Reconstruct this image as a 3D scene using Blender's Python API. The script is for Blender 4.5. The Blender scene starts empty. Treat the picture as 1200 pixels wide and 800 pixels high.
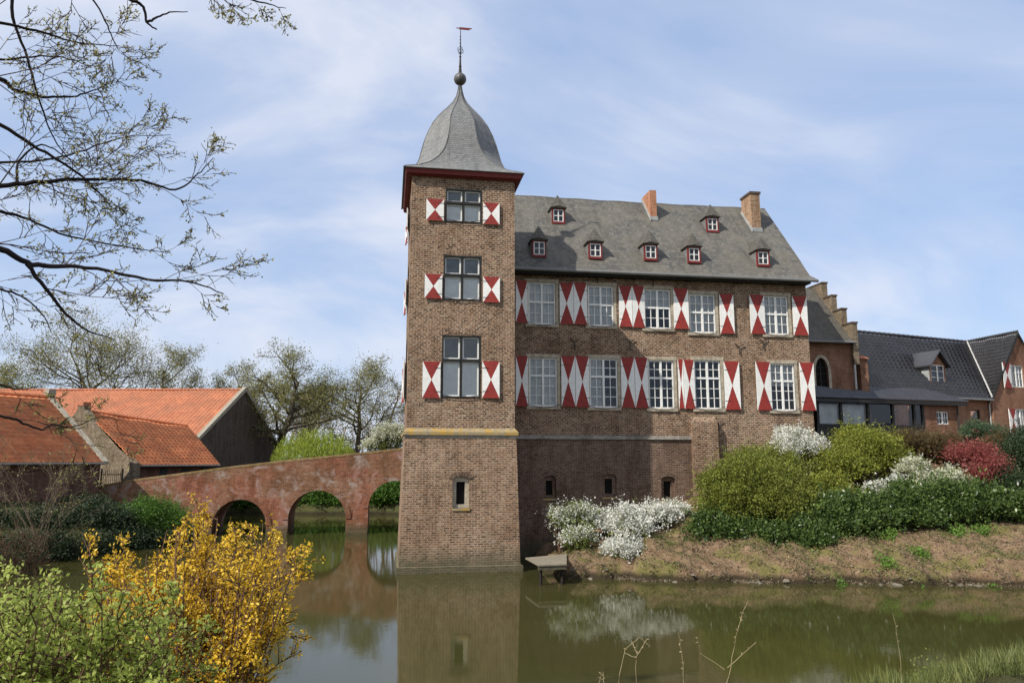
import bpy, math, random
import numpy as np
R = math.radians
rnd = random.Random(7)
sc = bpy.context.scene
C = sc.collection

# ------------------------------------------------------------------ camera
F = 885.0; HC = 4.28; YAW = R(9.2); PIT = math.atan(138/F)
def ray(x, y):
    a = (x-600)/F; b = (400-y)/F
    cp, sp = math.cos(PIT), math.sin(PIT)
    d = cp-b*sp; u = sp+b*cp
    return (d*math.sin(YAW)+a*math.cos(YAW), d*math.cos(YAW)-a*math.sin(YAW), u)
def P(x, y, Y):
    r = ray(x, y); t = Y/r[1]; return (r[0]*t, Y, HC+r[2]*t)
def PZ(x, y, Z=0):
    r = ray(x, y); t = (Z-HC)/r[2]; return (r[0]*t, r[1]*t, Z)
def on(x, y, pt, n):
    r = ray(x, y); t = (pt[0]*n[0]+pt[1]*n[1])/(r[0]*n[0]+r[1]*n[1]); return (r[0]*t, r[1]*t, HC+r[2]*t)
def onplane(x, y, pt, n3):
    r = ray(x, y); t = (pt[0]*n3[0]+pt[1]*n3[1]+(pt[2]-HC)*n3[2])/(r[0]*n3[0]+r[1]*n3[1]+r[2]*n3[2])
    return (r[0]*t, r[1]*t, HC+r[2]*t)
cam = bpy.data.cameras.new('camera'); co = bpy.data.objects.new('camera', cam); C.objects.link(co)
co.location = (0, 0, HC); co.rotation_euler = (math.pi/2+PIT, 0, -YAW)
cam.sensor_width = 36; cam.lens = F/1200*36; cam.clip_end = 5000; cam.clip_start = 0.05
sc.camera = co
sc.view_settings.view_transform = 'Standard'; sc.view_settings.look = 'None'; sc.view_settings.exposure = 0.35
sc.view_settings.gamma = 1

# ------------------------------------------------------------------ sun, sky
SAZ = 241.0; SEL = 43.0
sl = bpy.data.lights.new('sun', 'SUN'); sl.energy = 4.6; sl.angle = R(0.6); sl.color = (1, .95, .87)
so = bpy.data.objects.new('sun', sl); C.objects.link(so)
from mathutils import Vector, noise as mnoise
S = Vector((math.sin(R(SAZ))*math.cos(R(SEL)), math.cos(R(SAZ))*math.cos(R(SEL)), math.sin(R(SEL))))
so.rotation_euler = (-S).to_track_quat('-Z', 'Y').to_euler()
so.location = (-40, -40, 60)
W = bpy.data.worlds.new('World'); sc.world = W; W.use_nodes = True

class NT:
    def __init__(s, tree): s.t = tree; s.t.nodes.clear()
    def n(s, typ, ins=None, **kw):
        nd = s.t.nodes.new(typ)
        for k, v in kw.items(): setattr(nd, k, v)
        for k, v in (ins or {}).items():
            sock = nd.inputs[k]
            if isinstance(v, bpy.types.NodeSocket): s.t.links.new(v, sock)
            else: sock.default_value = v
        return nd
    def math(s, op, a, b=0.0, c=0.0):
        nd = s.t.nodes.new('ShaderNodeMath'); nd.operation = op
        for i, v in enumerate((a, b, c)):
            if isinstance(v, bpy.types.NodeSocket): s.t.links.new(v, nd.inputs[i])
            else: nd.inputs[i].default_value = v
        return nd.outputs[0]
    def vm(s, op, a, b=(0, 0, 0), out=0):
        nd = s.t.nodes.new('ShaderNodeVectorMath'); nd.operation = op
        for i, v in enumerate((a, b)):
            if isinstance(v, bpy.types.NodeSocket): s.t.links.new(v, nd.inputs[i])
            else: nd.inputs[i].default_value = v
        return nd.outputs[out]
    def ramp(s, fac, stops, interp='LINEAR'):
        nd = s.t.nodes.new('ShaderNodeValToRGB'); cr = nd.color_ramp; cr.interpolation = interp
        while len(cr.elements) < len(stops): cr.elements.new(0.5)
        for e, (p, c) in zip(cr.elements, stops):
            e.position = p; e.color = c if len(c) == 4 else (*c, 1)
        s.t.links.new(fac, nd.inputs[0]); return nd.outputs[0]
    def mix(s, fac, a, b, blend='MIX'):
        nd = s.t.nodes.new('ShaderNodeMix'); nd.data_type = 'RGBA'; nd.blend_type = blend
        for i, v in ((0, fac), (6, a), (7, b)):
            if isinstance(v, bpy.types.NodeSocket): s.t.links.new(v, nd.inputs[i])
            else: nd.inputs[i].default_value = v if i == 0 or len(v) == 4 else (*v, 1)
        return nd.outputs[2]
    def noise(s, vec, scale, detail=4, rough=.55, dist=0.0):
        nd = s.n('ShaderNodeTexNoise', {'Scale': scale, 'Detail': detail, 'Roughness': rough, 'Distortion': dist})
        if vec is not None: s.t.links.new(vec, nd.inputs['Vector'])
        return nd.outputs['Fac']

w = NT(W.node_tree)
sky = w.n('ShaderNodeTexSky', sky_type='NISHITA', sun_disc=False, sun_elevation=R(SEL), sun_rotation=R(SAZ), air_density=1.0, dust_density=0.6, ozone_density=1.6)
gen = w.n('ShaderNodeTexCoord').outputs['Generated']
sep = w.n('ShaderNodeSeparateXYZ', {0: gen})
zz = w.math('ADD', w.math('MAXIMUM', sep.outputs[2], 0.0), 0.42)
cx = w.math('DIVIDE', sep.outputs[0], zz); cy = w.math('DIVIDE', sep.outputs[1], zz)
cv = w.n('ShaderNodeCombineXYZ', {0: cx, 1: cy, 2: 3.7}).outputs[0]
mp = w.n('ShaderNodeMapping', {'Vector': cv, 'Rotation': (0, 0, R(-34)), 'Scale': (1.1, 2.1, 1)}).outputs[0]
n1 = w.noise(mp, 1.05, 9, .56, .55)
n2 = w.noise(w.n('ShaderNodeMapping', {'Vector': cv, 'Rotation': (0, 0, R(20)), 'Location': (4, 2, 0), 'Scale': (1.1, 1.6, 1)}).outputs[0], .9, 3, .5)
cl = w.math('ADD', w.math('MULTIPLY', n1, .62), w.math('MULTIPLY', n2, .48))
fac = w.ramp(cl, [(.40, (.02,)*3), (.50, (.28,)*3), (.59, (.72,)*3), (.72, (1, 1, 1))])
skc = w.mix(.66, sky.outputs[0], (2.7, 3.8, 6.0))
col = w.mix(fac, skc, (5.7, 5.85, 6.45))
bg = w.n('ShaderNodeBackground', {'Color': col, 'Strength': .118})
w.n('ShaderNodeOutputWorld', {'Surface': bg.outputs[0]})

# ------------------------------------------------------------------ materials
def newmat(name):
    m = bpy.data.materials.new(name); m.use_nodes = True; return m, NT(m.node_tree)
def fin(t, color, rough=.8, bump=None, bstr=.3, bdist=.02, spec=.5, **kw):
    ins = {'Roughness': rough, 'Specular IOR Level': spec}
    ins['Base Color'] = color if isinstance(color, bpy.types.NodeSocket) else (*color, 1)
    for k, v in kw.items(): ins[k] = v
    b = t.n('ShaderNodeBsdfPrincipled', ins)
    if bump is not None:
        bp = t.n('ShaderNodeBump', {'Height': bump, 'Strength': bstr, 'Distance': bdist})
        t.t.links.new(bp.outputs[0], b.inputs['Normal'])
    t.n('ShaderNodeOutputMaterial', {'Surface': b.outputs[0]}); return b
def uvz(t, sloped=False):
    g = t.n('ShaderNodeNewGeometry'); pos = g.outputs['Position']
    nn = t.vm('NORMALIZE', t.vm('MULTIPLY', g.outputs['True Normal'], (1, 1, 0)))
    s1 = t.n('ShaderNodeSeparateXYZ', {0: nn}); s2 = t.n('ShaderNodeSeparateXYZ', {0: pos})
    u = t.math('SUBTRACT', t.math('MULTIPLY', s1.outputs[0], s2.outputs[1]), t.math('MULTIPLY', s1.outputs[1], s2.outputs[0]))
    v = s2.outputs[2]
    return t.n('ShaderNodeCombineXYZ', {0: u, 1: v, 2: 0}).outputs[0], pos, s2
def brick_mat(name, c1, c2, c3, mortar, bw=.24, bh=.078, ms=.014, stain=(.5, .5, .5), rugged=.5, pale=None, red=None, wet=None, offc=0.3):
    m, t = newmat(name)
    uv, pos, sp = uvz(t)
    wob = t.n('ShaderNodeTexNoise', {'Vector': pos, 'Scale': 1.7, 'Detail': 2})
    wv = t.vm('MULTIPLY', t.vm('SUBTRACT', wob.outputs['Color'], (.5, .5, .5)), (.03, .05, 0))
    wob2 = t.n('ShaderNodeTexNoise', {'Vector': pos, 'Scale': 14, 'Detail': 1})
    wv2 = t.vm('MULTIPLY', t.vm('SUBTRACT', wob2.outputs['Color'], (.5, .5, .5)), (.05*rugged, .05*rugged, 0))
    uv2 = t.vm('ADD', t.vm('ADD', uv, wv), wv2)
    br = t.n('ShaderNodeTexBrick', {'Vector': uv2, 'Color1': (0, 0, 0, 1), 'Color2': (1, 1, 1, 1), 'Mortar': (.5, .5, .5, 1), 'Scale': 1.0, 'Mortar Size': ms, 'Mortar Smooth': .3, 'Bias': 0.0, 'Brick Width': bw, 'Row Height': bh})
    rc = t.ramp(br.outputs['Color'], [(0, c2), (.35, c1), (.7, c3), (1, c1)])
    vo = t.n('ShaderNodeTexVoronoi', {'Vector': t.n('ShaderNodeMapping', {'Vector': pos, 'Scale': (6.5, 6.5, 11)}).outputs[0], 'Scale': 1.0})
    vs_ = t.n('ShaderNodeSeparateXYZ', {0: vo.outputs['Color']}).outputs[0]
    rc = t.mix(.25+.65*min(1, rugged), rc, t.ramp(vs_, [(0, tuple(x*.6 for x in c2)), (.22, c2), (.45, c1), (.75, c3), (.95, mortar), (1, mortar)]))
    nz = t.noise(pos, 13, 4, .7); rc = t.mix(t.ramp(nz, [(.5, (0, 0, 0)), (.62, (min(.8, .35+.4*rugged),)*3)]), rc, c2)
    colr = t.mix(br.outputs['Fac'], rc, mortar)
    sp1 = t.noise(pos, 19, 3, .75); colr = t.mix(t.ramp(sp1, [(.56, (0, 0, 0)), (.66, (.15+.5*rugged,)*3)]), colr, mortar)
    sp2 = t.noise(t.vm('ADD', pos, (3, 1, 7)), 8, 4, .75); colr = t.mix(t.ramp(sp2, [(.55, (0, 0, 0)), (.66, (.2+.5*rugged,)*3)]), colr, tuple(x*.8 for x in c2))
    big = t.noise(pos, .55, 5, .6)
    colr = t.mix(t.ramp(big, [(.35, (0, 0, 0)), (.68, (.55,)*3)]), colr, t.mix(1.0, colr, (*stain,), 'MULTIPLY'))
    spl = t.noise(t.n('ShaderNodeMapping', {'Vector': pos, 'Scale': (1, 1, .35)}).outputs[0], 1.6, 6, .7)
    colr = t.mix(t.ramp(spl, [(.46, (0, 0, 0)), (.63, (.72,)*3)]), colr, t.mix(1.0, colr, (.55, .5, .46), 'MULTIPLY'))
    if pale:
        pn = t.noise(pos, 1.1, 6, .7, .6)
        colr = t.mix(t.ramp(pn, [(pale[1], (0, 0, 0)), (pale[1]+.12, (pale[2],)*3)]), colr, pale[0])
    if red:
        pn = t.noise(t.vm('ADD', pos, (9, 3, 5)), .5, 4, .6, .3)
        colr = t.mix(t.ramp(pn, [(.42, (0, 0, 0)), (.6, (.6,)*3)]), colr, t.mix(1.0, colr, red, 'MULTIPLY'))
    if wet is not None:
        zn = t.math('ADD', sp.outputs[2], t.math('MULTIPLY', t.noise(pos, 2.5, 3), -.5))
        colr = t.mix(t.ramp(t.math('MULTIPLY', zn, 1/wet), [(0, (.75,)*3), (1, (0, 0, 0))]), colr, (.075, .08, .045))
    h = t.math('ADD', t.math('MULTIPLY', br.outputs['Fac'], -1.0), t.math('MULTIPLY', t.noise(pos, 30, 3, .7), rugged*1.6))
    fin(t, colr, .93, h, .85, .02+.03*rugged, .15)
    return m
M = {}
M['brick'] = brick_mat('old_brick', (.265, .143, .085), (.07, .037, .025), (.39, .235, .14), (.47, .36, .26), bh=.085, bw=.22, ms=.02, stain=(.75, .66, .6), rugged=1.0)
M['brick_base'] = brick_mat('base_brick', (.265, .148, .092), (.085, .047, .031), (.39, .24, .15), (.43, .335, .24), bh=.085, ms=.016, stain=(.68, .62, .55), rugged=.55, pale=((.36, .3, .25, 1), .6, .4), wet=.8)
M['brick_cellar'] = brick_mat('cellar_brick', (.155, .09, .066), (.07, .042, .034), (.23, .14, .1), (.27, .205, .155), ms=.016, stain=(.75, .7, .65), rugged=.5, pale=((.3, .26, .22, 1), .63, .35), wet=.7)
M['brick_bridge'] = brick_mat('bridge_brick', (.32, .125, .068), (.17, .065, .042), (.42, .2, .105), (.36, .24, .165), ms=.014, stain=(.62, .62, .42), rugged=.55, pale=((.48, .41, .37, 1), .51, .65), red=(1.1, .7, .68, 1), wet=.45)
M['brick_red'] = brick_mat('red_brick', (.28, .1, .065), (.19, .07, .048), (.34, .14, .085), (.3, .2, .15), ms=.012, stain=(.8, .75, .7), rugged=.2)
M['brick_chim'] = brick_mat('chimney_brick', (.5, .19, .1), (.38, .14, .08), (.55, .25, .14), (.45, .3, .2), ms=.014, stain=(.85, .8, .75), rugged=.2)
M['brick_tan'] = brick_mat('tan_chimney_brick', (.36, .19, .11), (.2, .1, .065), (.44, .26, .155), (.5, .4, .28), ms=.014, stain=(.8, .75, .7), rugged=.4)
M['brick_dark'] = brick_mat('dark_brick', (.11, .075, .06), (.06, .042, .036), (.15, .11, .085), (.15, .125, .105), ms=.014, stain=(.8, .75, .7), rugged=.3)
M['brick_barn'] = brick_mat('barn_brick', (.16, .075, .055), (.09, .045, .036), (.2, .1, .07), (.19, .13, .1), ms=.014, stain=(.8, .75, .7), rugged=.3)
M['brick_gable'] = brick_mat('gable_brick', (.23, .155, .105), (.12, .08, .06), (.3, .215, .145), (.33, .28, .2), ms=.018, stain=(.7, .7, .6), rugged=.9)
M['brick_wing'] = brick_mat('wing_brick', (.27, .125, .075), (.19, .085, .055), (.34, .17, .1), (.3, .2, .14), ms=.013, stain=(.85, .8, .75), rugged=.2)
M['brick_moss'] = brick_mat('parapet_brick', (.28, .14, .07), (.17, .085, .05), (.3, .19, .085), (.24, .2, .1), ms=.012, stain=(.55, .62, .35), rugged=.5)

def simple(name, c, rough=.6, nscale=8, var=.25, bump=.1, spec=.4, stain=None, **kw):
    m, t = newmat(name)
    pos = t.n('ShaderNodeNewGeometry').outputs['Position']
    n = t.noise(pos, nscale, 5, .6)
    cc = t.mix(t.ramp(n, [(.3, (0, 0, 0)), (.7, (1, 1, 1))]), tuple(x*(1-var) for x in c), tuple(min(1, x*(1+var*.6)) for x in c))
    if stain:
        n2 = t.noise(t.vm('ADD', pos, (3, 7, 1)), stain[1], 5, .65)
        cc = t.mix(t.ramp(n2, [(stain[2], (0, 0, 0)), (stain[2]+.13, (stain[3],)*3)]), cc, stain[0])
    fin(t, cc, rough, n, bump, .01, spec, **kw); return m
def slate_mat(name, c1, c2, c3, lich, lf=.5, bw=.26, bh=.17):
    m, t = newmat(name)
    uv, pos, sp = uvz(t)
    br = t.n('ShaderNodeTexBrick', {'Vector': uv, 'Color1': (0, 0, 0, 1), 'Color2': (1, 1, 1, 1), 'Mortar': (0, 0, 0, 1), 'Scale': 1.0, 'Mortar Size': .008, 'Mortar Smooth': .2, 'Brick Width': bw, 'Row Height': bh})
    rc = t.ramp(br.outputs['Color'], [(0, c1), (.5, c2), (1, c3)])
    rc = t.mix(t.math('MULTIPLY', br.outputs['Fac'], .7), rc, tuple(x*.4 for x in c1))
    n = t.noise(pos, .8, 6, .65, .4); n2 = t.noise(pos, 9, 4, .7)
    rc = t.mix(t.ramp(n, [(.36, (0, 0, 0)), (.62, (lf,)*3)]), rc, lich)
    rc = t.mix(t.ramp(n2, [(.56, (0, 0, 0)), (.7, (.4,)*3)]), rc, (.25, .24, .2))
    st = t.noise(t.n('ShaderNodeMapping', {'Vector': uv, 'Scale': (2.2, .18, 1), 'Rotation': (0, 0, .3)}).outputs[0], 1.5, 5, .6)
    rc = t.mix(t.ramp(st, [(.48, (0, 0, 0)), (.66, (.5,)*3)]), rc, t.mix(1.0, rc, (.62, .62, .62), 'MULTIPLY'))
    saw = t.math('FRACT', t.math('MULTIPLY', t.n('ShaderNodeSeparateXYZ', {0: uv}).outputs[1], 1/bh))
    h = t.math('ADD', t.math('MULTIPLY', saw, -.6), t.math('MULTIPLY', br.outputs['Color'], .4))
    fin(t, rc, .72, h, .6, .03, .35); return m
M['slate'] = slate_mat('slate', (.062, .06, .057), (.095, .091, .083), (.13, .124, .11), (.14, .125, .095), .6)
M['slate_dome'] = slate_mat('dome_slate', (.12, .122, .124), (.155, .157, .158), (.2, .2, .2), (.2, .2, .18), .4, .14, .1)
M['slate_annex'] = slate_mat('annex_slate', (.06, .055, .05), (.08, .075, .065), (.1, .09, .08), (.09, .08, .055), .5)
M['gutter'] = simple('zinc_gutter', (.17, .17, .165), .5, 3, .2, .05, .5)
def leafless_tile(name, c1, c2, dark, rough=.75, spec=.3, lich=None):
    m, t = newmat(name)
    g = t.n('ShaderNodeNewGeometry'); pos = g.outputs['Position']
    a = t.n('ShaderNodeAttribute', attribute_name='rnd').outputs['Fac']
    cc = t.mix(a, c1, c2)
    n = t.noise(pos, .7, 5, .65)
    cc = t.mix(t.ramp(n, [(.4, (0, 0, 0)), (.62, (.8,)*3)]), cc, dark)
    ns = t.noise(pos, 5, 4, .7); cc = t.mix(t.ramp(ns, [(.5, (0, 0, 0)), (.66, (.5,)*3)]), cc, t.mix(1.0, cc, (.5, .47, .45), 'MULTIPLY'))
    if lich:
        n2 = t.noise(t.vm('ADD', pos, (5, 5, 5)), 1.7, 5, .7)
        cc = t.mix(t.ramp(n2, [(.52, (0, 0, 0)), (.68, (.5,)*3)]), cc, lich)
    fin(t, cc, rough, t.noise(pos, 14, 3), .2, .01, spec); return m
M['pantile'] = leafless_tile('orange_pantile', (.42, .15, .075), (.56, .215, .105), (.36, .15, .085))
M['flat_tile'] = leafless_tile('red_plain_tile', (.6, .19, .08), (.78, .29, .125), (.42, .15, .07), .8, .2, (.34, .2, .1))
M['black_tile'] = leafless_tile('glazed_black_tile', (.035, .035, .04), (.06, .06, .066), (.045, .043, .045), .33, .6)
M['stone'] = simple('sandstone', (.42, .36, .27), .85, 6, .3, .3, .2, ((.2, .17, .13), 2.5, .5, .6))
M['string'] = simple('string_course_stone', (.3, .27, .23), .9, 5, .35, .3, .2, ((.12, .1, .08), 2.0, .5, .6))
M['lichen'] = simple('lichened_stone', (.3, .24, .15), .95, 9, .3, .4, .1, ((.40, .24, .04), 3.0, .46, .8))
M['verge'] = simple('verge_stone', (.3, .27, .21), .9, 5, .3, .3, .2, ((.35, .22, .04), 1.0, .6, .7))
M['white'] = simple('white_paint', (.76, .75, .71), .55, 7, .1, .04, .4, ((.45, .42, .36), 5, .57, .5))
M['red'] = simple('oxblood_paint', (.27, .032, .025), .6, 7, .22, .08, .3, ((.14, .03, .025), 5, .54, .6))
M['redtrim'] = simple('red_cornice_paint', (.16, .022, .018), .6, 4, .2, .05, .3)  # red darkened, so the cornice's shaded tone sits in the colour
M['dark_frame'] = simple('dark_timber', (.011, .012, .010), .6, 6, .3, .05)
M['iron'] = simple('wrought_iron', (.03, .026, .024), .7, 12, .3, .1)
M['blackwood'] = simple('black_timber', (.018, .017, .016), .6, 5, .3, .05)
M['curtain'] = simple('net_curtain', (.56, .565, .555), .9, 2.5, .25, .05, .1)
M['blind'] = simple('pale_blind', (.8, .8, .78), .9, 2.5, .12, .05, .1)
M['greycloth'] = simple('grey_curtain', (.22, .23, .23), .9, 2.5, .25, .05, .1)
M['dark'] = simple('dark_interior', (.012, .011, .01), .9, 2, .2, .0, .1)  # near-black colour standing in for unlit space behind openings
M['pipe'] = simple('pale_pipe', (.42, .41, .39), .5, 4, .15, .05)
M['cheek'] = simple('lead_cheek', (.3, .31, .3), .6, 3, .25, .05)
M['timber'] = simple('weathered_plank', (.22, .19, .14), .85, 9, .3, .3, .2)
M['rock'] = simple('shore_rock', (.17, .15, .115), .9, 3, .4, .5, .2)
M['lead'] = simple('lead_ball', (.085, .085, .08), .5, 5, .3, .05)
M['bark'] = simple('bark', (.085, .068, .05), .95, 5, .4, .5, .1, ((.12, .13, .07), 2, .5, .5))
M['bark_dark'] = simple('dark_bark', (.03, .024, .022), .95, 8, .4, .5, .1)
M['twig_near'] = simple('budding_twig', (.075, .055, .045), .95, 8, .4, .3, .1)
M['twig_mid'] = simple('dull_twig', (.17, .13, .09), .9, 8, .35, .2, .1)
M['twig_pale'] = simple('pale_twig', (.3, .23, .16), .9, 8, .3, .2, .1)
M['twig_brown'] = simple('brown_twig', (.12, .07, .045), .9, 8, .3, .2, .1)
M['straw'] = simple('dry_straw', (.3, .24, .14), .9, 8, .3, .2, .1)
def glass_mat():
    m, t = newmat('window_glass')
    pos = t.n('ShaderNodeNewGeometry').outputs['Position']
    bp = t.n('ShaderNodeBump', {'Height': t.noise(pos, 1.6, 2), 'Strength': .15, 'Distance': .1})
    gl = t.n('ShaderNodeBsdfGlossy', {'Roughness': .04, 'Color': (.9, .95, 1, 1), 'Normal': bp.outputs[0]})
    tr = t.n('ShaderNodeBsdfTransparent', {'Color': (.95, .97, .96, 1)})
    fr = t.n('ShaderNodeFresnel', {'IOR': 1.55, 'Normal': bp.outputs[0]})
    mx = t.n('ShaderNodeMixShader', {0: fr.outputs[0], 1: tr.outputs[0], 2: gl.outputs[0]})
    t.n('ShaderNodeOutputMaterial', {'Surface': mx.outputs[0]}); return m
M['glass'] = glass_mat()
def leaf_mat(name, c1, c2, trans=.35, rough=.55):
    m, t = newmat(name)
    g = t.n('ShaderNodeNewGeometry')
    cc = t.mix(g.outputs['Random Per Island'], c1, c2)
    n = t.noise(g.outputs['Position'], .9, 3, .6)
    n = t.noise(g.outputs['Position'], 2.2, 3, .6); cc = t.mix(t.ramp(n, [(.42, (0, 0, 0)), (.62, (.6,)*3)]), cc, tuple(x*.75 for x in c1))
    b = t.n('ShaderNodeBsdfPrincipled', {'Base Color': cc, 'Roughness': rough, 'Specular IOR Level': .3})
    tl = t.n('ShaderNodeBsdfTranslucent', {'Color': cc})
    mx = t.n('ShaderNodeMixShader', {0: trans, 1: b.outputs[0], 2: tl.outputs[0]})
    t.n('ShaderNodeOutputMaterial', {'Surface': mx.outputs[0]}); return m
L = {
 'olive': leaf_mat('olive_foliage', (.105, .125, .022), (.3, .33, .055)),
 'lime': leaf_mat('lime_foliage', (.12, .14, .022), (.36, .38, .055)),
 'laurel': leaf_mat('laurel_leaf', (.04, .075, .02), (.14, .2, .05), .25, .3),
 'bright': leaf_mat('bright_shrub_leaf', (.06, .13, .02), (.13, .24, .035)),
 'conifer': leaf_mat('conifer_needle', (.018, .033, .014), (.045, .07, .022), .1),
 'bluegreen': leaf_mat('bluegreen_needle', (.05, .085, .045), (.1, .15, .07), .2),
 'brown': leaf_mat('brown_shrub_leaf', (.09, .06, .025), (.17, .125, .05)),
 'redleaf': leaf_mat('red_leaf', (.2, .045, .04), (.4, .12, .1)),
 'white': leaf_mat('white_blossom', (.6, .6, .52), (.82, .82, .76), .3),
 'cream': leaf_mat('cream_blossom', (.5, .5, .36), (.75, .75, .6), .3),
 'spirea': leaf_mat('spirea_leaf', (.13, .17, .04), (.25, .29, .07)),
 'bud': leaf_mat('spring_bud', (.24, .23, .07), (.46, .42, .14), .5),
 'bud2': leaf_mat('spring_leaf', (.2, .195, .07), (.36, .34, .12), .45),
 'ivy': leaf_mat('brownish_green_bud', (.09, .085, .035), (.18, .165, .07), .3),
 'willow': leaf_mat('willow_leaf', (.22, .28, .03), (.38, .44, .06), .4),
 'pink': leaf_mat('pink_blossom', (.4, .28, .25), (.62, .5, .46), .4),
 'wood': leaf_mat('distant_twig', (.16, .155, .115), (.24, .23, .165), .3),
 'yellow': leaf_mat('forsythia_petal', (.68, .42, .02), (.86, .62, .08), .35),
 'fresh': leaf_mat('fresh_green_leaf', (.27, .34, .055), (.54, .6, .16), .5),
 'grass': leaf_mat('grass_blade', (.085, .11, .03), (.24, .25, .08), .3),
 'weed': leaf_mat('weed_leaf', (.1, .2, .03), (.18, .3, .05), .3),
}

# ------------------------------------------------------------------ object helpers
def tag(o, label=None, cat=None, group=None, kind=None):
    if label: o['label'] = label
    if cat: o['category'] = cat
    if group: o['group'] = group
    if kind: o['kind'] = kind
    return o
def root(name, loc, label, cat, group=None):
    o = bpy.data.objects.new(name, None); o.empty_display_size = .3; C.objects.link(o); o.location = loc
    return tag(o, label, cat, group)
def wloc(p):
    v = Vector((0, 0, 0))
    while p is not None: v += p.location; p = p.parent
    return v
class MB:
    def __init__(s): s.v = []; s.f = []; s.m = []
    def face(s, pts, mi=0):
        b = len(s.v); s.v += [tuple(p) for p in pts]; s.f.append(tuple(range(b, b+len(pts)))); s.m.append(mi)
    def hexa(s, c, mi=0):       # 8 corners: bottom ring 0-3 (ccw from above), top ring 4-7
        b = len(s.v); s.v += [tuple(p) for p in c]
        for f in ((3, 2, 1, 0), (4, 5, 6, 7), (0, 1, 5, 4), (1, 2, 6, 5), (2, 3, 7, 6), (3, 0, 4, 7)):
            s.f.append(tuple(b+i for i in f)); s.m.append(mi)
    def box(s, x0, x1, y0, y1, z0, z1, mi=0):
        s.hexa([(x0, y0, z0), (x1, y0, z0), (x1, y1, z0), (x0, y1, z0), (x0, y0, z1), (x1, y0, z1), (x1, y1, z1), (x0, y1, z1)], mi)
    def fbox(s, fr, u0, u1, z0, z1, d0, d1, mi=0):   # d outward
        s.hexa([fr(u0, z0, d1), fr(u1, z0, d1), fr(u1, z0, d0), fr(u0, z0, d0), fr(u0, z1, d1), fr(u1, z1, d1), fr(u1, z1, d0), fr(u0, z1, d0)], mi)
    def tube(s, pts, rad, k=6, mi=0, cap=True):
        pts = [Vector(p) for p in pts]; n = len(pts); b = len(s.v)
        for i, p in enumerate(pts):
            d = (pts[min(i+1, n-1)]-pts[max(i-1, 0)]); d = d.normalized() if d.length > 1e-9 else Vector((0, 0, 1))
            a = d.cross(Vector((0, 0, 1)))
            if a.length < .1: a = d.cross(Vector((1, 0, 0)))
            a.normalize(); c = d.cross(a)
            for j in range(k):
                an = 2*math.pi*j/k; s.v.append(tuple(p+(a*math.cos(an)+c*math.sin(an))*rad[i]))
        for i in range(n-1):
            for j in range(k):
                s.f.append((b+i*k+j, b+i*k+(j+1) % k, b+(i+1)*k+(j+1) % k, b+(i+1)*k+j)); s.m.append(mi)
        if cap:
            s.f.append(tuple(b+j for j in range(k-1, -1, -1))); s.m.append(mi)
            s.f.append(tuple(b+(n-1)*k+j for j in range(k))); s.m.append(mi)
    def build(s, name, mats, parent=None, smooth=False):
        me = bpy.data.meshes.new(name); off = wloc(parent)
        me.from_pydata([(x-off.x, y-off.y, z-off.z) for x, y, z in s.v], [], s.f)
        if not isinstance(mats, (list, tuple)): mats = [mats]
        for m in mats: me.materials.append(m)
        me.polygons.foreach_set('material_index', s.m)
        if smooth: me.polygons.foreach_set('use_smooth', [True]*len(s.f))
        me.update(); o = bpy.data.objects.new(name, me); C.objects.link(o); o.parent = parent; return o
def npmesh(name, V, Fq, mats, parent=None, midx=None, smooth=False):
    off = wloc(parent); V = np.asarray(V, np.float32)-np.array((off.x, off.y, off.z), np.float32)
    me = bpy.data.meshes.new(name); n = len(Fq); k = Fq.shape[1]
    me.vertices.add(len(V)); me.vertices.foreach_set('co', V.ravel())
    me.loops.add(n*k); me.loops.foreach_set('vertex_index', Fq.astype(np.int32).ravel())
    me.polygons.add(n); me.polygons.foreach_set('loop_start', np.arange(0, n*k, k, dtype=np.int32))
    if not isinstance(mats, (list, tuple)): mats = [mats]
    for m in mats: me.materials.append(m)
    if midx is not None: me.polygons.foreach_set('material_index', np.asarray(midx, np.int32))
    if smooth: me.polygons.foreach_set('use_smooth', np.ones(n, bool))
    me.update(calc_edges=True); me.validate()
    o = bpy.data.objects.new(name, me); C.objects.link(o); o.parent = parent; return o
def leafmesh(name, c, d, ln, wd, mat, parent=None, seed=1):
    rg = np.random.default_rng(seed); n = len(c)
    c = np.asarray(c); d = np.asarray(d, float); d = d/(np.linalg.norm(d, axis=1, keepdims=True)+1e-9)
    r = rg.normal(size=(n, 3)); v = np.cross(d, r); v /= np.linalg.norm(v, axis=1, keepdims=True)+1e-9
    ln = np.broadcast_to(np.asarray(ln, float), (n,))[:, None]; wd = np.broadcast_to(np.asarray(wd, float), (n,))[:, None]
    q = np.stack([c, c+d*ln*.5+v*wd*.5, c+d*ln, c+d*ln*.5-v*wd*.5], 1).reshape(-1, 3)
    return npmesh(name, q, np.arange(n*4).reshape(-1, 4), mat, parent)
def frame(o, t):       # local frame of a vertical wall: u along t, n outward (to the right of t rotated -90)
    n = (t[1], -t[0])
    return lambda u, z, d=0.0: (o[0]+t[0]*u+n[0]*d, o[1]+t[1]*u+n[1]*d, z)
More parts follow.
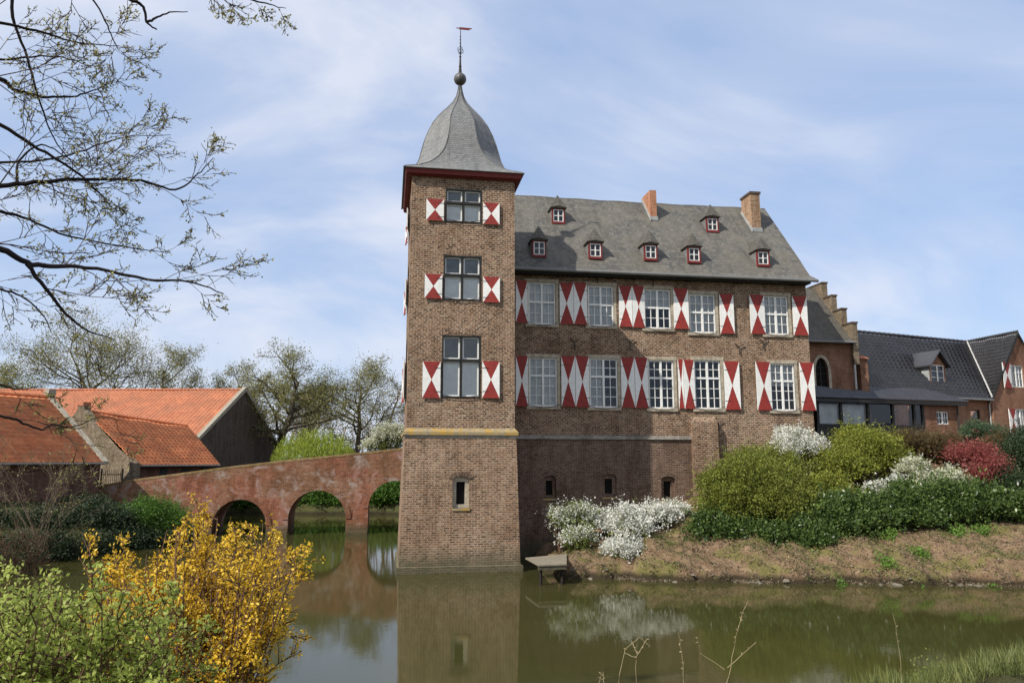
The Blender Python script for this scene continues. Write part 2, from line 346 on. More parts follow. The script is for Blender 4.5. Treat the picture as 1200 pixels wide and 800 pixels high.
def wallpanel(mb, fr, u0, u1, z0, z1, ops=(), rev=.25, mi=0, dfun=None, mr=None):
    """ops: (ua,ub,za,zb,rise)"""
    mr = mi if mr is None else mr
    df = dfun or (lambda z: 0.0)
    p = lambda u, z, d=0: fr(u, z, df(z)+d)
    us = sorted({u0, u1, *[o[0] for o in ops], *[o[1] for o in ops]}); zs = sorted({z0, z1, *[o[2] for o in ops], *[o[3] for o in ops]})
    def sub(a, st):
        out = [a[0]]
        for x, y in zip(a, a[1:]):
            k = max(1, int(math.ceil((y-x)/st))); out += [x+(y-x)*i/k for i in range(1, k+1)]
        return out
    us = sub(us, 4); zs = sub(zs, 3)
    for a, b in zip(us, us[1:]):
        for c, d in zip(zs, zs[1:]):
            mu, mz = (a+b)/2, (c+d)/2
            if any(o[0] < mu < o[1] and o[2] < mz < o[3] for o in ops): continue
            mb.face([p(a, c), p(b, c), p(b, d), p(a, d)], mi)
    for o in ops:
        a, b, c, d = o[:4]; rise = o[4] if len(o) > 4 else 0
        mb.face([p(a, c), p(a, c, -rev), p(b, c, -rev), p(b, c)], mr)
        zt = d-rise
        mb.face([p(a, c), p(a, zt), p(a, zt, -rev), p(a, c, -rev)], mr)
        mb.face([p(b, c, -rev), p(b, zt, -rev), p(b, zt), p(b, c)], mr)
        if rise:
            K = 8; ar = []
            for i in range(K+1):
                th = math.pi*(1-i/K); ar.append(((a+b)/2+(b-a)/2*math.cos(th), zt+rise*math.sin(th)))
            for (ua, za), (ub, zb) in zip(ar, ar[1:]):
                mb.face([p(ua, za), p(ub, zb), p(ub, d), p(ua, d)], mi)
                mb.face([p(ua, za, -rev), p(ub, zb, -rev), p(ub, zb), p(ua, za)], mr)
        else:
            mb.face([p(a, d, -rev), p(a, d), p(b, d), p(b, d, -rev)], mr)
def tiles(name, p00, p10, p11, p01, cols, rows, amp, step, mat, parent, cs=4, seed=0):
    """tiled roof sheet, p00-p10 eave left-right, p01-p11 ridge; real corrugations and courses"""
    p00, p10, p11, p01 = [np.array(p, float) for p in (p00, p10, p11, p01)]
    nn = np.cross(p10-p00, p01-p00); nn /= np.linalg.norm(nn); 
    if nn[2] < 0: nn = -nn
    us = np.linspace(0, 1, cols*cs+1); vs = []; hs = []
    for r in range(rows): vs += [r/rows, (r+.999)/rows]; hs += [step, 0]
    vs = np.array(vs); hs = np.array(hs)
    rg = np.random.default_rng(seed); jit = rg.normal(size=(rows, cols))*.15
    U, Vv = np.meshgrid(us, vs); 
    B = ((1-U)*(1-Vv))[..., None]*p00+(U*(1-Vv))[..., None]*p10+(U*Vv)[..., None]*p11+((1-U)*Vv)[..., None]*p01
    sag = 0.04*np.sin(U*7+1)*np.sin(Vv*math.pi)+.03*np.sin(U*17+2)*np.sin(Vv*5)
    prof = amp*np.cos(2*np.pi*U*cols)*.5
    B += nn*(prof+hs[:, None]+sag)[..., None]
    nr, nc = U.shape; idx = np.arange(nr*nc).reshape(nr, nc)
    Fq = np.stack([idx[:-1, :-1], idx[:-1, 1:], idx[1:, 1:], idx[1:, :-1]], -1).reshape(-1, 4)
    # under-sheet for thickness
    o = npmesh(name, B.reshape(-1, 3), Fq, mat, parent)
    at = o.data.attributes.new('rnd', 'FLOAT', 'FACE')
    ri = np.minimum(np.arange(nr-1)//2, rows-1); ci = np.minimum((np.arange(nc-1)//cs), cols-1)
    rv = rg.random((rows, cols)); at.data.foreach_set('value', rv[np.ix_(ri, ci)].ravel().astype(np.float32))
    m = o.modifiers.new('thickness', 'SOLIDIFY'); m.thickness = .05; m.offset = -1 if np.cross(p10-p00, p01-p00)[2] > 0 else 1
    return o

# ------------------------------------------------------------------ windows, shutters
def window(par, fr, u0, u1, z0, z1, split=.45, rows=(2, 3), dep=-.10, frame_m='white', curtain='full', surround=True, cols=2, cas=2, muntin=.028, label=None, sill=True, fw=.07):
    mb = MB(); g = fr
    f = fw
    zt = z0+(z1-z0)*(1-split) if split else None
    mb.fbox(g, u0, u1, z0, z0+f, dep, dep+.06); mb.fbox(g, u0, u1, z1-f, z1, dep, dep+.06)
    mb.fbox(g, u0, u0+f, z0+f, z1-f, dep, dep+.06); mb.fbox(g, u1-f, u1, z0+f, z1-f, dep, dep+.06)
    us = [u0+f]
    for i in range(1, cas):
        um = u0+(u1-u0)*i/cas; mb.fbox(g, um-.05, um+.05, z0+f, z1-f, dep, dep+.075); us += [um-.05, um+.05]
    us.append(u1-f)
    bands = [(z0+f, zt-.045, rows[1]), (zt+.045, z1-f, rows[0])] if split else [(z0+f, z1-f, rows[0])]
    for i in range(0, len(us), 2):
        a, b = us[i], us[i+1]
        if split: mb.fbox(g, a, b, zt-.045, zt+.045, dep, dep+.068)
        for (c, d, nr) in bands:
            for k in range(1, nr):
                z = c+(d-c)*k/nr; mb.fbox(g, a, b, z-muntin/2, z+muntin/2, dep+.005, dep+.04)
            for k in range(1, cols):
                u = a+(b-a)*k/cols; mb.fbox(g, u-muntin/2, u+muntin/2, c, d, dep+.006, dep+.045)
    wn = mb.build('window', M[frame_m], par)
    if label: wn['label'] = label
    p = MB(); p.face([g(u0+.02, z0+.02, dep+.012), g(u1-.02, z0+.02, dep+.012), g(u1-.02, z1-.02, dep+.012), g(u0+.02, z1-.02, dep+.012)]); p.build('pane', M['glass'], wn)
    if curtain:
        cm = MB(); zb = {'full': z0+.03, 'upper': z0+(z1-z0)*.52, 'half': z0+.03}[curtain]
        ub = u1-.03 if curtain != 'half' else (u0+u1)/2
        N = 24
        for i in range(N):
            a = u0+.03+(ub-u0-.03)*i/N; b = u0+.03+(ub-u0-.03)*(i+1)/N
            da = dep-.045+.02*math.sin(i*1.9); db = dep-.045+.02*math.sin((i+1)*1.9)
            cm.face([g(a, zb, da), g(b, zb, db), g(b, z1-.03, db), g(a, z1-.03, da)])
        cm.build('curtain', M['curtain'], wn)
    if surround:
        s = MB(); w_ = .13; o_ = .025
        s.fbox(g, u0-w_, u0, z0-.02, z1, dep, o_); s.fbox(g, u1, u1+w_, z0-.02, z1, dep, o_)
        s.fbox(g, u0-w_-.03, u1+w_+.03, z1, z1+.17, dep, o_+.01)
        s.build('surround', M['stone'], wn)
        if sill:
            q = MB(); q.fbox(g, u0-w_, u1+w_, z0-.13, z0-.02, dep, .07); q.build('sill', M['stone'], wn)
            l = MB()     # wrought-iron hold-back bar sagging over the sill
            pts = [g(u0-.1+(u1-u0+.2)*i/8, z0+.1-.17*math.sin(math.pi*i/8), .1) for i in range(9)]; l.tube(pts, [.012]*9, 4); l.build('stay_bar', M['iron'], wn)
    return wn
def shutter(par, fr, u0, u1, z0, z1, ang=0.0, label=None, d0=.035, hinge=0):
    """white leaf with two red triangles meeting in the middle; real 4 cm board"""
    um, zm = (u0+u1)/2, (z0+z1)/2; t = .04
    def g(u, z, d):
        k = (u-u0) if hinge == 0 else (u1-u)
        return fr(u, z, d+k*math.tan(ang))
    mb = MB(); e = .0; f = d0+t
    mb.fbox(g, u0, u1, z0, z1, d0, f-.002, 0)
    A, B, Cc, D, O = (u0, z0), (u1, z0), (u1, z1), (u0, z1), (um, zm)
    for tri, mi in (((A, B, O), 1), ((B, Cc, O), 0), ((Cc, D, O), 1), ((D, A, O), 0)):
        mb.face([g(u, z, f) for u, z in tri], mi)
    # rim
    for a, b in ((A, B), (B, Cc), (Cc, D), (D, A)):
        mb.face([g(*a, f-.002), g(*b, f-.002), g(*b, f), g(*a, f)], 0)
    o = mb.build('shutter', [M['white'], M['red']], par)
    if label: o['label'] = label
    for z in (z0+.18*(z1-z0), z1-.18*(z1-z0)):
        h = MB(); uu = (u0, u0+(u1-u0)*.35) if hinge == 0 else (u1-(u1-u0)*.35, u1)
        h.fbox(g, uu[0], uu[1], z-.012, z+.012, f+.001, f+.009)
        h.build('hinge', M['iron'], o)
    return o

def pxrect(fr_plane, x0, y0, x1, y1):
    """picture rectangle to (u0,u1,z0,z1) on a plane given by origin+tangent"""
    o, t = fr_plane; n = (t[1], -t[0])
    a = on(x0, (y0+y1)/2, o, n); b = on(x1, (y0+y1)/2, o, n); c = on((x0+x1)/2, y0, o, n); d = on((x0+x1)/2, y1, o, n)
    f = lambda p: (p[0]-o[0])*t[0]+(p[1]-o[1])*t[1]
    return (f(a), f(b), d[2], c[2])

# ================================================================== TERRAIN
isl = [PZ(*p) for p in ((652, 674), (665, 677), (720, 678), (760, 681), (850, 681.5), (900, 683), (980, 683), (1050, 685), (1120, 685), (1200, 688))]
island = [(6.3, 36), (6.2, 31.2)]+[(p[0], p[1]) for p in isl]+[(28, 21), (45, 14), (110, 5), (400, 5), (400, 300), (40, 300), (40, 90), (14, 62), (1.8, 58), (1.4, 36)]
farland = [(45, 300), (-400, 300), (-400, 70), (-30, 66), (-18, 64.5), (-8, 63), (2, 61), (10, 57), (20, 60), (45, 80)]
leftland = [(-400, 66), (-400, 20), (-60, 24), (-22, 31), (-17.5, 32.5), (-15.2, 34.1), (-13.6, 36.0), (-12.3, 38.6), (-11.4, 41.6), (-10.5, 44.2), (-10.3, 46), (-10.5, 50), (-11.5, 55), (-14, 62), (-20, 69)]
nearland = [(-400, 16), (-60, 14), (-14, 11.5), (-6, 11), (3, 11), PZ(900, 900)[:2], PZ(970, 870)[:2], PZ(1040, 848)[:2], PZ(1120, 832)[:2], PZ(1210, 822)[:2], (25, 13.5), (60, 2), (400, -10), (400, -300), (-400, -300)]
def sdist(poly, X, Y):
    d = np.full(X.shape, 1e9); ins = np.zeros(X.shape, bool); n = len(poly)
    for i in range(n):
        x0, y0 = poly[i]; x1, y1 = poly[(i+1) % n]; ex, ey = x1-x0, y1-y0
        t = np.clip(((X-x0)*ex+(Y-y0)*ey)/(ex*ex+ey*ey+1e-12), 0, 1)
        d = np.minimum(d, np.hypot(X-x0-t*ex, Y-y0-t*ey))
        c = ((y0 > Y) != (y1 > Y)) & (X < (x1-x0)*(Y-y0)/(y1-y0+1e-12)+x0); ins ^= c
    return np.where(ins, d, -d)
def height(X, Y, rough=True):
    X = np.asarray(X, float); Y = np.asarray(Y, float)
    wig = .22*np.sin(X*1.9+Y*.7)+.16*np.sin(X*4.3-Y*2.1)+.1*np.sin(X*9.1+Y*5.0) if rough else 0
    def land(poly, cap, s1, k1):
        d = sdist(poly, X, Y)+wig
        up = np.where(d < .35, d*1.1, .385+(d-.35)*s1)
        up = cap*(1-np.exp(-np.maximum(up, 0)/cap*k1))
        return np.where(d > 0, up, np.maximum(d*.8, -1.4))
    h = land(island, 3.9, .42, 1.15)
    h = np.maximum(h, land(farland, 3.6, .35, 1.2)); h = np.maximum(h, land(leftland, 2.9, .5, 1.3)); h = np.maximum(h, land(nearland, 2.75, .5, 1.4))
    if rough: h = h+np.where(h > .02, .05*np.sin(X*3.1+1)*np.sin(Y*2.7)+.03*np.sin(X*7.7)*np.sin(Y*6.9+2), 0)
    return h
def gz(x, y): return float(height(np.array([x]), np.array([y]))[0])
def axis(segs):
    out = []
    for a, b, st in segs: out += list(np.arange(a, b, st))
    return np.array(out+[segs[-1][1]])
ax = axis([(-1600, -400, 200), (-400, -60, 20), (-60, -26, 2), (-26, 32, .3), (32, 60, 2), (60, 400, 20), (400, 1600, 200)])
ay = axis([(-400, -20, 40), (-20, 0, 2), (0, 52, .3), (52, 70, .8), (70, 110, 3), (110, 400, 20), (400, 2400, 250)])
GX, GY = np.meshgrid(ax, ay); GZ = height(GX, GY)
rg0 = np.random.default_rng(3); GZ += np.where(GZ > .05, rg0.normal(size=GZ.shape)*.022, 0)
idx = np.arange(GX.size).reshape(GX.shape)
Fq = np.stack([idx[:-1, :-1], idx[:-1, 1:], idx[1:, 1:], idx[1:, :-1]], -1).reshape(-1, 4)
m, t = newmat('bank_soil_and_grass')
pos = t.n('ShaderNodeNewGeometry').outputs['Position']
na = t.noise(pos, 2.2, 6, .65); nb = t.noise(pos, .8, 5, .6, .5); nc = t.noise(pos, 7, 5, .75)
soil = t.mix(t.ramp(na, [(.3, (0, 0, 0)), (.7, (1, 1, 1))]), (.16, .10, .058), (.36, .25, .155))
soil = t.mix(t.ramp(nc, [(.35, (.5,)*3), (.5, (0, 0, 0))]), soil, (.08, .05, .028))
grs = t.mix(nc, (.11, .12, .03), (.24, .22, .07))
sp_ = t.n('ShaderNodeSeparateXYZ', {0: pos}).outputs
cc = t.mix(t.ramp(nb, [(.47, (0, 0, 0)), (.6, (.75,)*3)]), soil, grs)
lf = t.math('SUBTRACT', 1.0, t.math('SMOOTH_MIN', 1.0, t.math('MAXIMUM', t.math('MULTIPLY', t.math('ADD', sp_[0], -1.0), .5), 0.0), .1))
lf = t.math('MAXIMUM', lf, t.math('LESS_THAN', sp_[1], 14.0))
cc = t.mix(t.math('MULTIPLY', lf, .85), cc, t.mix(nc, (.03, .04, .014), (.075, .09, .03)))
nf = t.noise(pos, 34, 4, .75)
cc = t.mix(t.ramp(nf, [(.48, (0, 0, 0)), (.62, (.6,)*3)]), cc, t.mix(1.0, cc, (.45, .42, .4), 'MULTIPLY'))
cc = t.mix(t.ramp(t.math('ADD', sp_[2], t.math('MULTIPLY', na, -.25)), [(0.0, (.9,)*3), (.16, (0, 0, 0))]), cc, (.03, .024, .014))
fin(t, cc, .95, t.math('ADD', t.math('ADD', na, t.math('MULTIPLY', nc, .8)), t.math('MULTIPLY', nf, .35)), 1.0, .12, .1)
g = npmesh('ground', np.stack([GX, GY, GZ], -1).reshape(-1, 3), Fq, m, smooth=True); tag(g, 'brown earth bank and grass around the moat', kind='structure')
g['category'] = 'ground'
# water
m, t = newmat('moat_water')
pos = t.n('ShaderNodeNewGeometry').outputs['Position']
h1 = t.noise(t.n('ShaderNodeMapping', {'Vector': pos, 'Scale': (1.0, 1.6, 1)}).outputs[0], 3.0, 4, .6); h2 = t.noise(pos, .5, 3, .5)
hh = t.math('ADD', t.math('MULTIPLY', h1, .35), t.math('MULTIPLY', h2, .8))
mk = t.noise(pos, .22, 4, .6)
wc = t.mix(mk, (.033, .033, .01), (.052, .049, .016))
fin(t, wc, .035, hh, .10, .03, .5, IOR=1.33)
wb = MB(); wb.face([(-90, -10, 0), (70, -10, 0), (70, 75, 0), (-90, 75, 0)])
tag(wb.build('water', m), 'still olive green moat water reflecting the castle', 'water', kind='structure')

# ================================================================== TOWER
TX0, TX1, TY = .68, 4.97, 30.0; TD = 4.7
ZS = P(540, 509, 30)[2]; ZC = P(540, 208, 30)[2]
tw = root('castle_tower', ((TX0+TX1)/2, TY+TD/2, 0), 'tall square brick tower with bell-shaped slate roof rising from the moat', 'tower')
F0 = (TX0, TY); fT = frame(F0, (1, 0)); plT = (F0, (1, 0))
wins = [(522, 221.6, 564.5, 261, 238), (519.7, 299.7, 563.6, 352, 322.5), (517.7, 393, 563, 466, 422)]
ops = []
wr = []
for x0, y0, x1, y1, ym in wins:
    r = pxrect(plT, x0, y0, x1, y1); wr.append((r, P(541, ym, TY)[2])); ops.append((r[0], r[1], r[2], r[3]))
mb = MB(); H = ZC
wallpanel(mb, fT, 0, TX1-TX0, ZS, H, ops, .3)
fL = frame((TX0, TY+TD), (0, -1)); wl = [(1.5, 2.8, r[0][2], r[0][3]) for r in wr]
wallpanel(mb, fL, 0, TD, ZS, H, wl, .3)
fR = frame((TX1, TY), (0, 1)); wallpanel(mb, fR, 0, TD, ZS, H)
fB = frame((TX1, TY+TD), (-1, 0)); wallpanel(mb, fB, 0, TX1-TX0, ZS, H)
mb.build('wall', M['brick'], tw)
# battered base
def bat(z): return .05+max(0, (ZS-z))*.028+(.09 if z < .25 else 0)
mb = MB()
sl_ = pxrect(plT, 530, 557.5, 549.5, 595)
zl = [-1.5, 0.0, .24, .26, 1.2, sl_[2], sl_[3]-.15, sl_[3], ZS]
def basewall(fr, Lw, op=None):
    us = [0, Lw] if not op else [0, op[0], op[1], Lw]
    for c, d in zip(zl, zl[1:]):
        for i, (a, b) in enumerate(zip(us, us[1:])):
            if op and i == 1 and op[2]-.01 < (c+d)/2 < op[3]: continue
            def pu(u, z): return fr(u+(-bat(z) if u == 0 else bat(z) if u == Lw else 0), z, bat(z))
            mb.face([pu(a, c), pu(b, c), pu(b, d), pu(a, d)])
basewall(fT, TX1-TX0, sl_); basewall(fL, TD); basewall(fR, TD); basewall(fB, TX1-TX0)
a, b, c, d = sl_; zt = d-.15
pb = lambda u, z, dd=0: fT(u, z, bat(z)+dd)
K = 8; ar = [((a+b)/2-(b-a)/2*math.cos(math.pi*i/K), zt+.15*math.sin(math.pi*i/K)) for i in range(K+1)]
for (ua, za), (ub, zb) in zip(ar, ar[1:]):
    mb.face([pb(ua, za), pb(ub, zb), pb(ub, d), pb(ua, d)]); mb.face([pb(ua, za, -.3), pb(ub, zb, -.3), pb(ub, zb), pb(ua, za)])
mb.face([pb(a, c), pb(a, c, -.3), pb(b, c, -.3), pb(b, c)]); mb.face([pb(a, c), pb(a, zt), pb(a, zt, -.3), pb(a, c, -.3)]); mb.face([pb(b, c, -.3), pb(b, zt, -.3), pb(b, zt), pb(b, c)])
bw_ = mb.build('base_wall', M['brick_base'], tw)
def slit(par, fr, a, b, c, d, off, matf='stone'):
    q = MB(); e = (b-a)*.24
    q.fbox(fr, a, a+e, c, d, off-.3, off-.14); q.fbox(fr, b-e, b, c, d, off-.3, off-.14); q.fbox(fr, a+e, b-e, c, c+.14, off-.3, off-.14); q.fbox(fr, a+e, b-e, d-.22, d, off-.3, off-.14)
    o = q.build('slit_window', M[matf], par)
    s = MB(); s.face([fr(a+e, c, off-.26), fr(b-e, c, off-.26), fr(b-e, d, off-.26), fr(a+e, d, off-.26)]); s.build('pane', M['dark'], o)  # no glass: opaque dark sheet painted as the unlit inside of the slit
    r = MB(); K = 9; w2 = (b-a)/2+.13
    for i in range(K):     # brick-on-edge arch over the slit
        t0 = math.pi*(.08+.84*i/K); t1 = math.pi*(.08+.84*(i+.8)/K); zz_ = d-.15
        def q_(th, s): return fr((a+b)/2-math.cos(th)*((b-a)/2+.01+s), zz_+math.sin(th)*(.16+s), off+.012)
        def q2(th, s): return fr((a+b)/2-math.cos(th)*((b-a)/2+.01+s), zz_+math.sin(th)*(.16+s), off-.05)
        r.hexa([q_(t0, 0), q_(t1, 0), q2(t1, 0), q2(t0, 0), q_(t0, .17), q_(t1, .17), q2(t1, .17), q2(t0, .17)])
    r.build('arch', M['brick_cellar'], o)
    k = MB(); k.fbox(fr, a-.02, b+.02, c-.09, c, off-.3, off+.05); k.build('sill', M['lichen'], o)
slit(tw, fT, *sl_, bat(sl_[2]))
# string course
def ring(mb, x0, x1, y0, y1, z0, z1, o0, o1, mi=0):
    def rg(z, o): return [(x0-o, y0-o, z), (x1+o, y0-o, z), (x1+o, y1+o, z), (x0-o, y1+o, z)]
    A = rg(z0, o0); B = rg(z1, o1)
    for i in range(4):
        j = (i+1) % 4; mb.face([A[i], A[j], B[j], B[i]], mi)
    mb.face(B, mi); mb.face(A[::-1], mi)
mb = MB(); ring(mb, TX0, TX1, TY, TY+TD, ZS-.02, ZS+.10, .13, .13); ring(mb, TX0, TX1, TY, TY+TD, ZS+.1, ZS+.24, .13, .02); mb.build('string_course', M['lichen'], tw)
mb = MB(); ring(mb, TX0, TX1, TY, TY+TD, ZS-.14, ZS-.021, .07, .10); mb.build('corbel_course', M['string'], tw)
# cornice
mb = MB(); ring(mb, TX0, TX1, TY, TY+TD, ZC-.06, ZC-.025, .12, .2); ring(mb, TX0, TX1, TY, TY+TD, ZC-.005, ZC+.2, .24, .27); mb.build('cornice', M['redtrim'], tw)
# bell roof
cxT, cyT = (TX0+TX1)/2, TY+TD/2; hw = (TX1-TX0)/2+.36
wz = [(0, hw), (.06, hw-.04), (.25, 2.2), (.5, 2.03), (.85, 1.88), (1.2, 1.79), (1.53, 1.73), (2.06, 1.6), (2.53, 1.44), (3.0, 1.22), (3.38, .98), (3.65, .77), (3.92, .54), (4.2, .33), (4.53, .17), (4.85, .095), (5.1, .06)]
fz_ = [(0, hw-.02), (.06, hw-.1), (.25, 1.86), (.5, 1.4), (.85, 1.04), (1.27, .78), (1.75, .64), (2.37, .565), (3.0, .505), (3.55, .36), (4.07, .18), (4.5, .075), (5.1, .025)]
prof = [(z, float(np.interp(z, *zip(*wz))), 0) for z in (0, .06, .15, .25, .38, .5, .67, .85, 1.02, 1.2, 1.4, 1.6, 1.85, 2.06, 2.3, 2.53, 2.77, 3.0, 3.2, 3.38, 3.52, 3.65, 3.78, 3.92, 4.06, 4.2, 4.36, 4.53, 4.7, 4.85, 5.1)]
prof = [(z, w_, w_-float(np.interp(z, *zip(*fz_)))) for z, w_, _ in prof]
ry = (TD/2+.36)/hw
mb = MB(); rings_ = []
for z, w_, c_ in prof:
    q = [(w_, -(w_-c_)), (w_, w_-c_), (w_-c_, w_), (-(w_-c_), w_), (-w_, w_-c_), (-w_, -(w_-c_)), (-(w_-c_), -w_), (w_-c_, -w_)]
    k = 1+(ry-1)*max(0, 1-z/1.5)
    rings_.append([(cxT+x, cyT+y*k, ZC+.2+z) for x, y in q])
for A, B in zip(rings_, rings_[1:]):
    for i in range(8):
        j = (i+1) % 8; mb.face([A[i], A[j], B[j], B[i]])
mb.face(rings_[0][::-1])
rf = mb.build('roof', M['slate_dome'], tw)
mb = MB()
for i in range(8): mb.tube([r_[i] for r_ in rings_], [.022]*len(rings_), 5)
mb.build('hip_roll', M['lead'], rf)
zb = ZC+.2+5.42
mb = MB(); K = 14
prf = [(.08, -.25), (.1, -.2)]+[(.29*math.sin(math.pi*i/12)+.001, -.29*math.cos(math.pi*i/12)) for i in range(13)]
for (r0, z0), (r1, z1) in zip(prf, prf[1:]):
    for j in range(K):
        a0, a1 = 2*math.pi*j/K, 2*math.pi*(j+1)/K
        mb.face([(cxT+r0*math.cos(a0), cyT+r0*math.sin(a0), zb+z0), (cxT+r0*math.cos(a1), cyT+r0*math.sin(a1), zb+z0), (cxT+r1*math.cos(a1), cyT+r1*math.sin(a1), zb+z1), (cxT+r1*math.cos(a0), cyT+r1*math.sin(a0), zb+z1)])
fi = mb.build('finial', M['lead'], tw, True)
mb = MB(); mb.tube([(cxT, cyT, zb+.25), (cxT, cyT, zb+.6), (cxT, cyT, zb+1.25), (cxT, cyT, zb+2.55)], [.085, .055, .03, .015], 8)
for z, r in ((.3, .1), (.62, .075), (1.1, .06), (1.3, .05), (1.62, .05), (1.78, .045), (1.95, .04), (2.1, .04)): mb.tube([(cxT, cyT, zb+z-.03), (cxT, cyT, zb+z), (cxT, cyT, zb+z+.03)], [.01, r, .01], 8)
for an in range(4):
    dx, dy = math.cos(an*math.pi/2+.5), math.sin(an*math.pi/2+.5)
    mb.tube([(cxT+dx*s, cyT+dy*s, zb+z) for s, z in ((0, 1.25), (.1, 1.3), (.17, 1.42), (.13, 1.52), (.06, 1.48))], [.014]*5, 4)
mb.build('spire_rod', M['iron'], fi)
mb = MB(); mb.box(cxT-.06, cxT+.42, cyT-.008, cyT+.008, zb+2.46, zb+2.57, 0); mb.box(cxT-.2, cxT-.06, cyT-.006, cyT+.006, zb+2.5, zb+2.54, 0); mb.box(cxT+.42, cxT+.52, cyT-.008, cyT+.008, zb+2.52, zb+2.57, 0); mb.build('weather_vane', M['redtrim'], fi)
# tower windows + shutters
def tower_window(fr, r, zm, par, lab=None):
    u0, u1, z0, z1 = r; g = fr; mb = MB(); dk = .06; um = (u0+u1)/2
    mb.fbox(g, u0, u1, z0, z0+dk, -.2, .02); mb.fbox(g, u0, u1, z1-dk, z1, -.2, .02); mb.fbox(g, u0, u0+dk, z0+dk, z1-dk, -.2, .02); mb.fbox(g, u1-dk, u1, z0+dk, z1-dk, -.2, .02)
    mb.fbox(g, um-.045, um+.045, z0+dk, z1-dk, -.2, .0)
    mb.fbox(g, u0+dk, um-.055, zm-.05, zm+.05, -.2, .025); mb.fbox(g, um+.055, u1-dk, zm-.05, zm+.05, -.2, .025)
    wn = mb.build('window', M['dark_frame'], par)
    cf = MB(); gl = MB(); cu = MB(); cd = MB()
    for a, b in ((u0+dk, um-.055), (um+.055, u1-dk)):
        for c, d in ((z0+dk, zm-.05), (zm+.05, z1-dk)):
            f = .055
            cf.fbox(g, a, b, c, c+f, -.16, -.10); cf.fbox(g, a, b, d-f, d, -.16, -.10); cf.fbox(g, a, a+f, c+f, d-f, -.16, -.10); cf.fbox(g, b-f, b, c+f, d-f, -.16, -.10)
            gl.face([g(a+f, c+f, -.14), g(b-f, c+f, -.14), g(b-f, d-f, -.14), g(a+f, d-f, -.14)])
            q1 = MB(); q1.face([g(a+f, c+f, -.165), g(b-f, c+f, -.165), g(b-f, d-f, -.165), g(a+f, d-f, -.165)]); q1.build('curtain', M['blind' if c < zm-.1 else 'greycloth'], wn)
    cf.build('casement', M['white'], wn); gl.build('pane', M['glass'], wn)
    l = MB(); pts = [g(u0-.05+(u1-u0+.1)*i/8, z0+.12-.1*math.sin(math.pi*i/8), .08) for i in range(9)]; l.tube(pts, [.013]*9, 4); l.build('stay_bar', M['iron'], wn)
    s = MB()
    for i in range(13): a_ = u0-.1+(u1-u0+.2)*i/13; s.fbox(g, a_, a_+.1, z1+.005+.06*math.sin(math.pi*(i+.5)/13), z1+.2+.06*math.sin(math.pi*(i+.5)/13), -.1, .012)
    s.build('lintel', M['brick'], wn)
for r, zm in wr: tower_window(fT, r, zm, tw)
for r in ((499.5, 234, 520, 259), (566, 238.5, 585, 263.6), (497.6, 321.5, 518, 350), (566, 325, 585.4, 354.6), (495, 423.5, 516, 466.5), (565, 423.5, 585, 466.5)):
    q = pxrect(plT, *r); shutter(tw, fT, *q, ang=.03, hinge=0 if r[0] > 540 else 1)
for (r, zm), q in zip(wr, wl):
    tower_window(fL, (q[0], q[1], q[2], q[3]), zm, tw)
    shutter(tw, fL, q[0]-.78, q[0]-.08, q[2]+.05, zm+.05, ang=.12, hinge=1); shutter(tw, fL, q[1]+.08, q[1]+.78, q[2]+.05, zm+.05, ang=.12, hinge=0)

# ================================================================== MANOR HOUSE
HX1 = 20.35; HY = 34.0; ZE = P(770, 322, 33.6)[2]; RY = 37.9; ZR = P(740, 235.5, RY)[2]
ho = root('manor_house', (12.5, 37.6, 0), 'long brick manor house with grey slate roof, dormers and red and white shutters', 'house')
H0 = (4.97, HY); fH = frame(H0, (1, 0)); plH = (H0, (1, 0)); LH = HX1-4.97
UP = [(619, 331, 651, 380), (689, 335, 719, 382), (755, 339, 786, 385), (808, 345, 838.5, 390), (895, 347, 924, 392)]
LO = [(620, 419, 653, 476), (691, 420, 724, 477.5), (760, 422, 790, 478.6), (814, 422, 845, 479), (903, 426, 932, 481)]
ur = [pxrect(plH, *r) for r in UP]; lr = [pxrect(plH, *r) for r in LO]
ZHS = P(700, 513, 34)[2]; BU0, BU1 = P(813, 540, 33.7)[0]-4.97, P(843, 540, 33.7)[0]-4.97
mb = MB(); wallpanel(mb, fH, 0, LH, ZHS, ZE+.1, [r for r in ur+lr], .3)
fHR = frame((HX1, HY), (0, 1)); wallpanel(mb, fHR, 0, 7.6, -1.4, ZE)
mb.face([(HX1, HY, ZE), (HX1, HY+7.6, ZE), (HX1, RY, ZR-.1)])
fHL = frame((4.97, HY+7.6), (0, -1)); wallpanel(mb, fHL, 0, 7.6, -1.4, ZE); mb.face([(4.97, HY+7.6, ZE), (4.97, HY, ZE), (4.97, RY, ZR-.1)])
fHB = frame((HX1, HY+7.6), (-1, 0)); wallpanel(mb, fHB, 0, LH, -1.4, ZE)
wallpanel(mb, fH, BU1, LH, -1.4, ZHS)
mb.build('wall', M['brick'], ho)
SL = [pxrect(((4.97, HY-.08), (1, 0)), *r) for r in ((636.7, 557, 651.7, 583.7), (705.5, 555, 722.5, 582), (775, 558, 791.6, 586))]
mb = MB(); wallpanel(mb, fH, 0, BU0+.05, -1.4, ZHS-.06, [(*s, .15) for s in SL], .3, dfun=lambda z: .08); mb.build('cellar_wall', M['brick_cellar'], ho)
for s in SL: slit(ho, fH, *s, .08, 'brick_cellar')
mb = MB(); mb.fbox(fH, 0, BU0+.1, ZHS-.06, ZHS+.04, -.05, .17); mb.fbox(fH, 0, BU0+.1, ZHS+.04, ZHS+.12, -.05, .10); mb.build('string_course', M['string'], ho)
mb = MB(); zbu = P(828, 487, 33.7)[2]
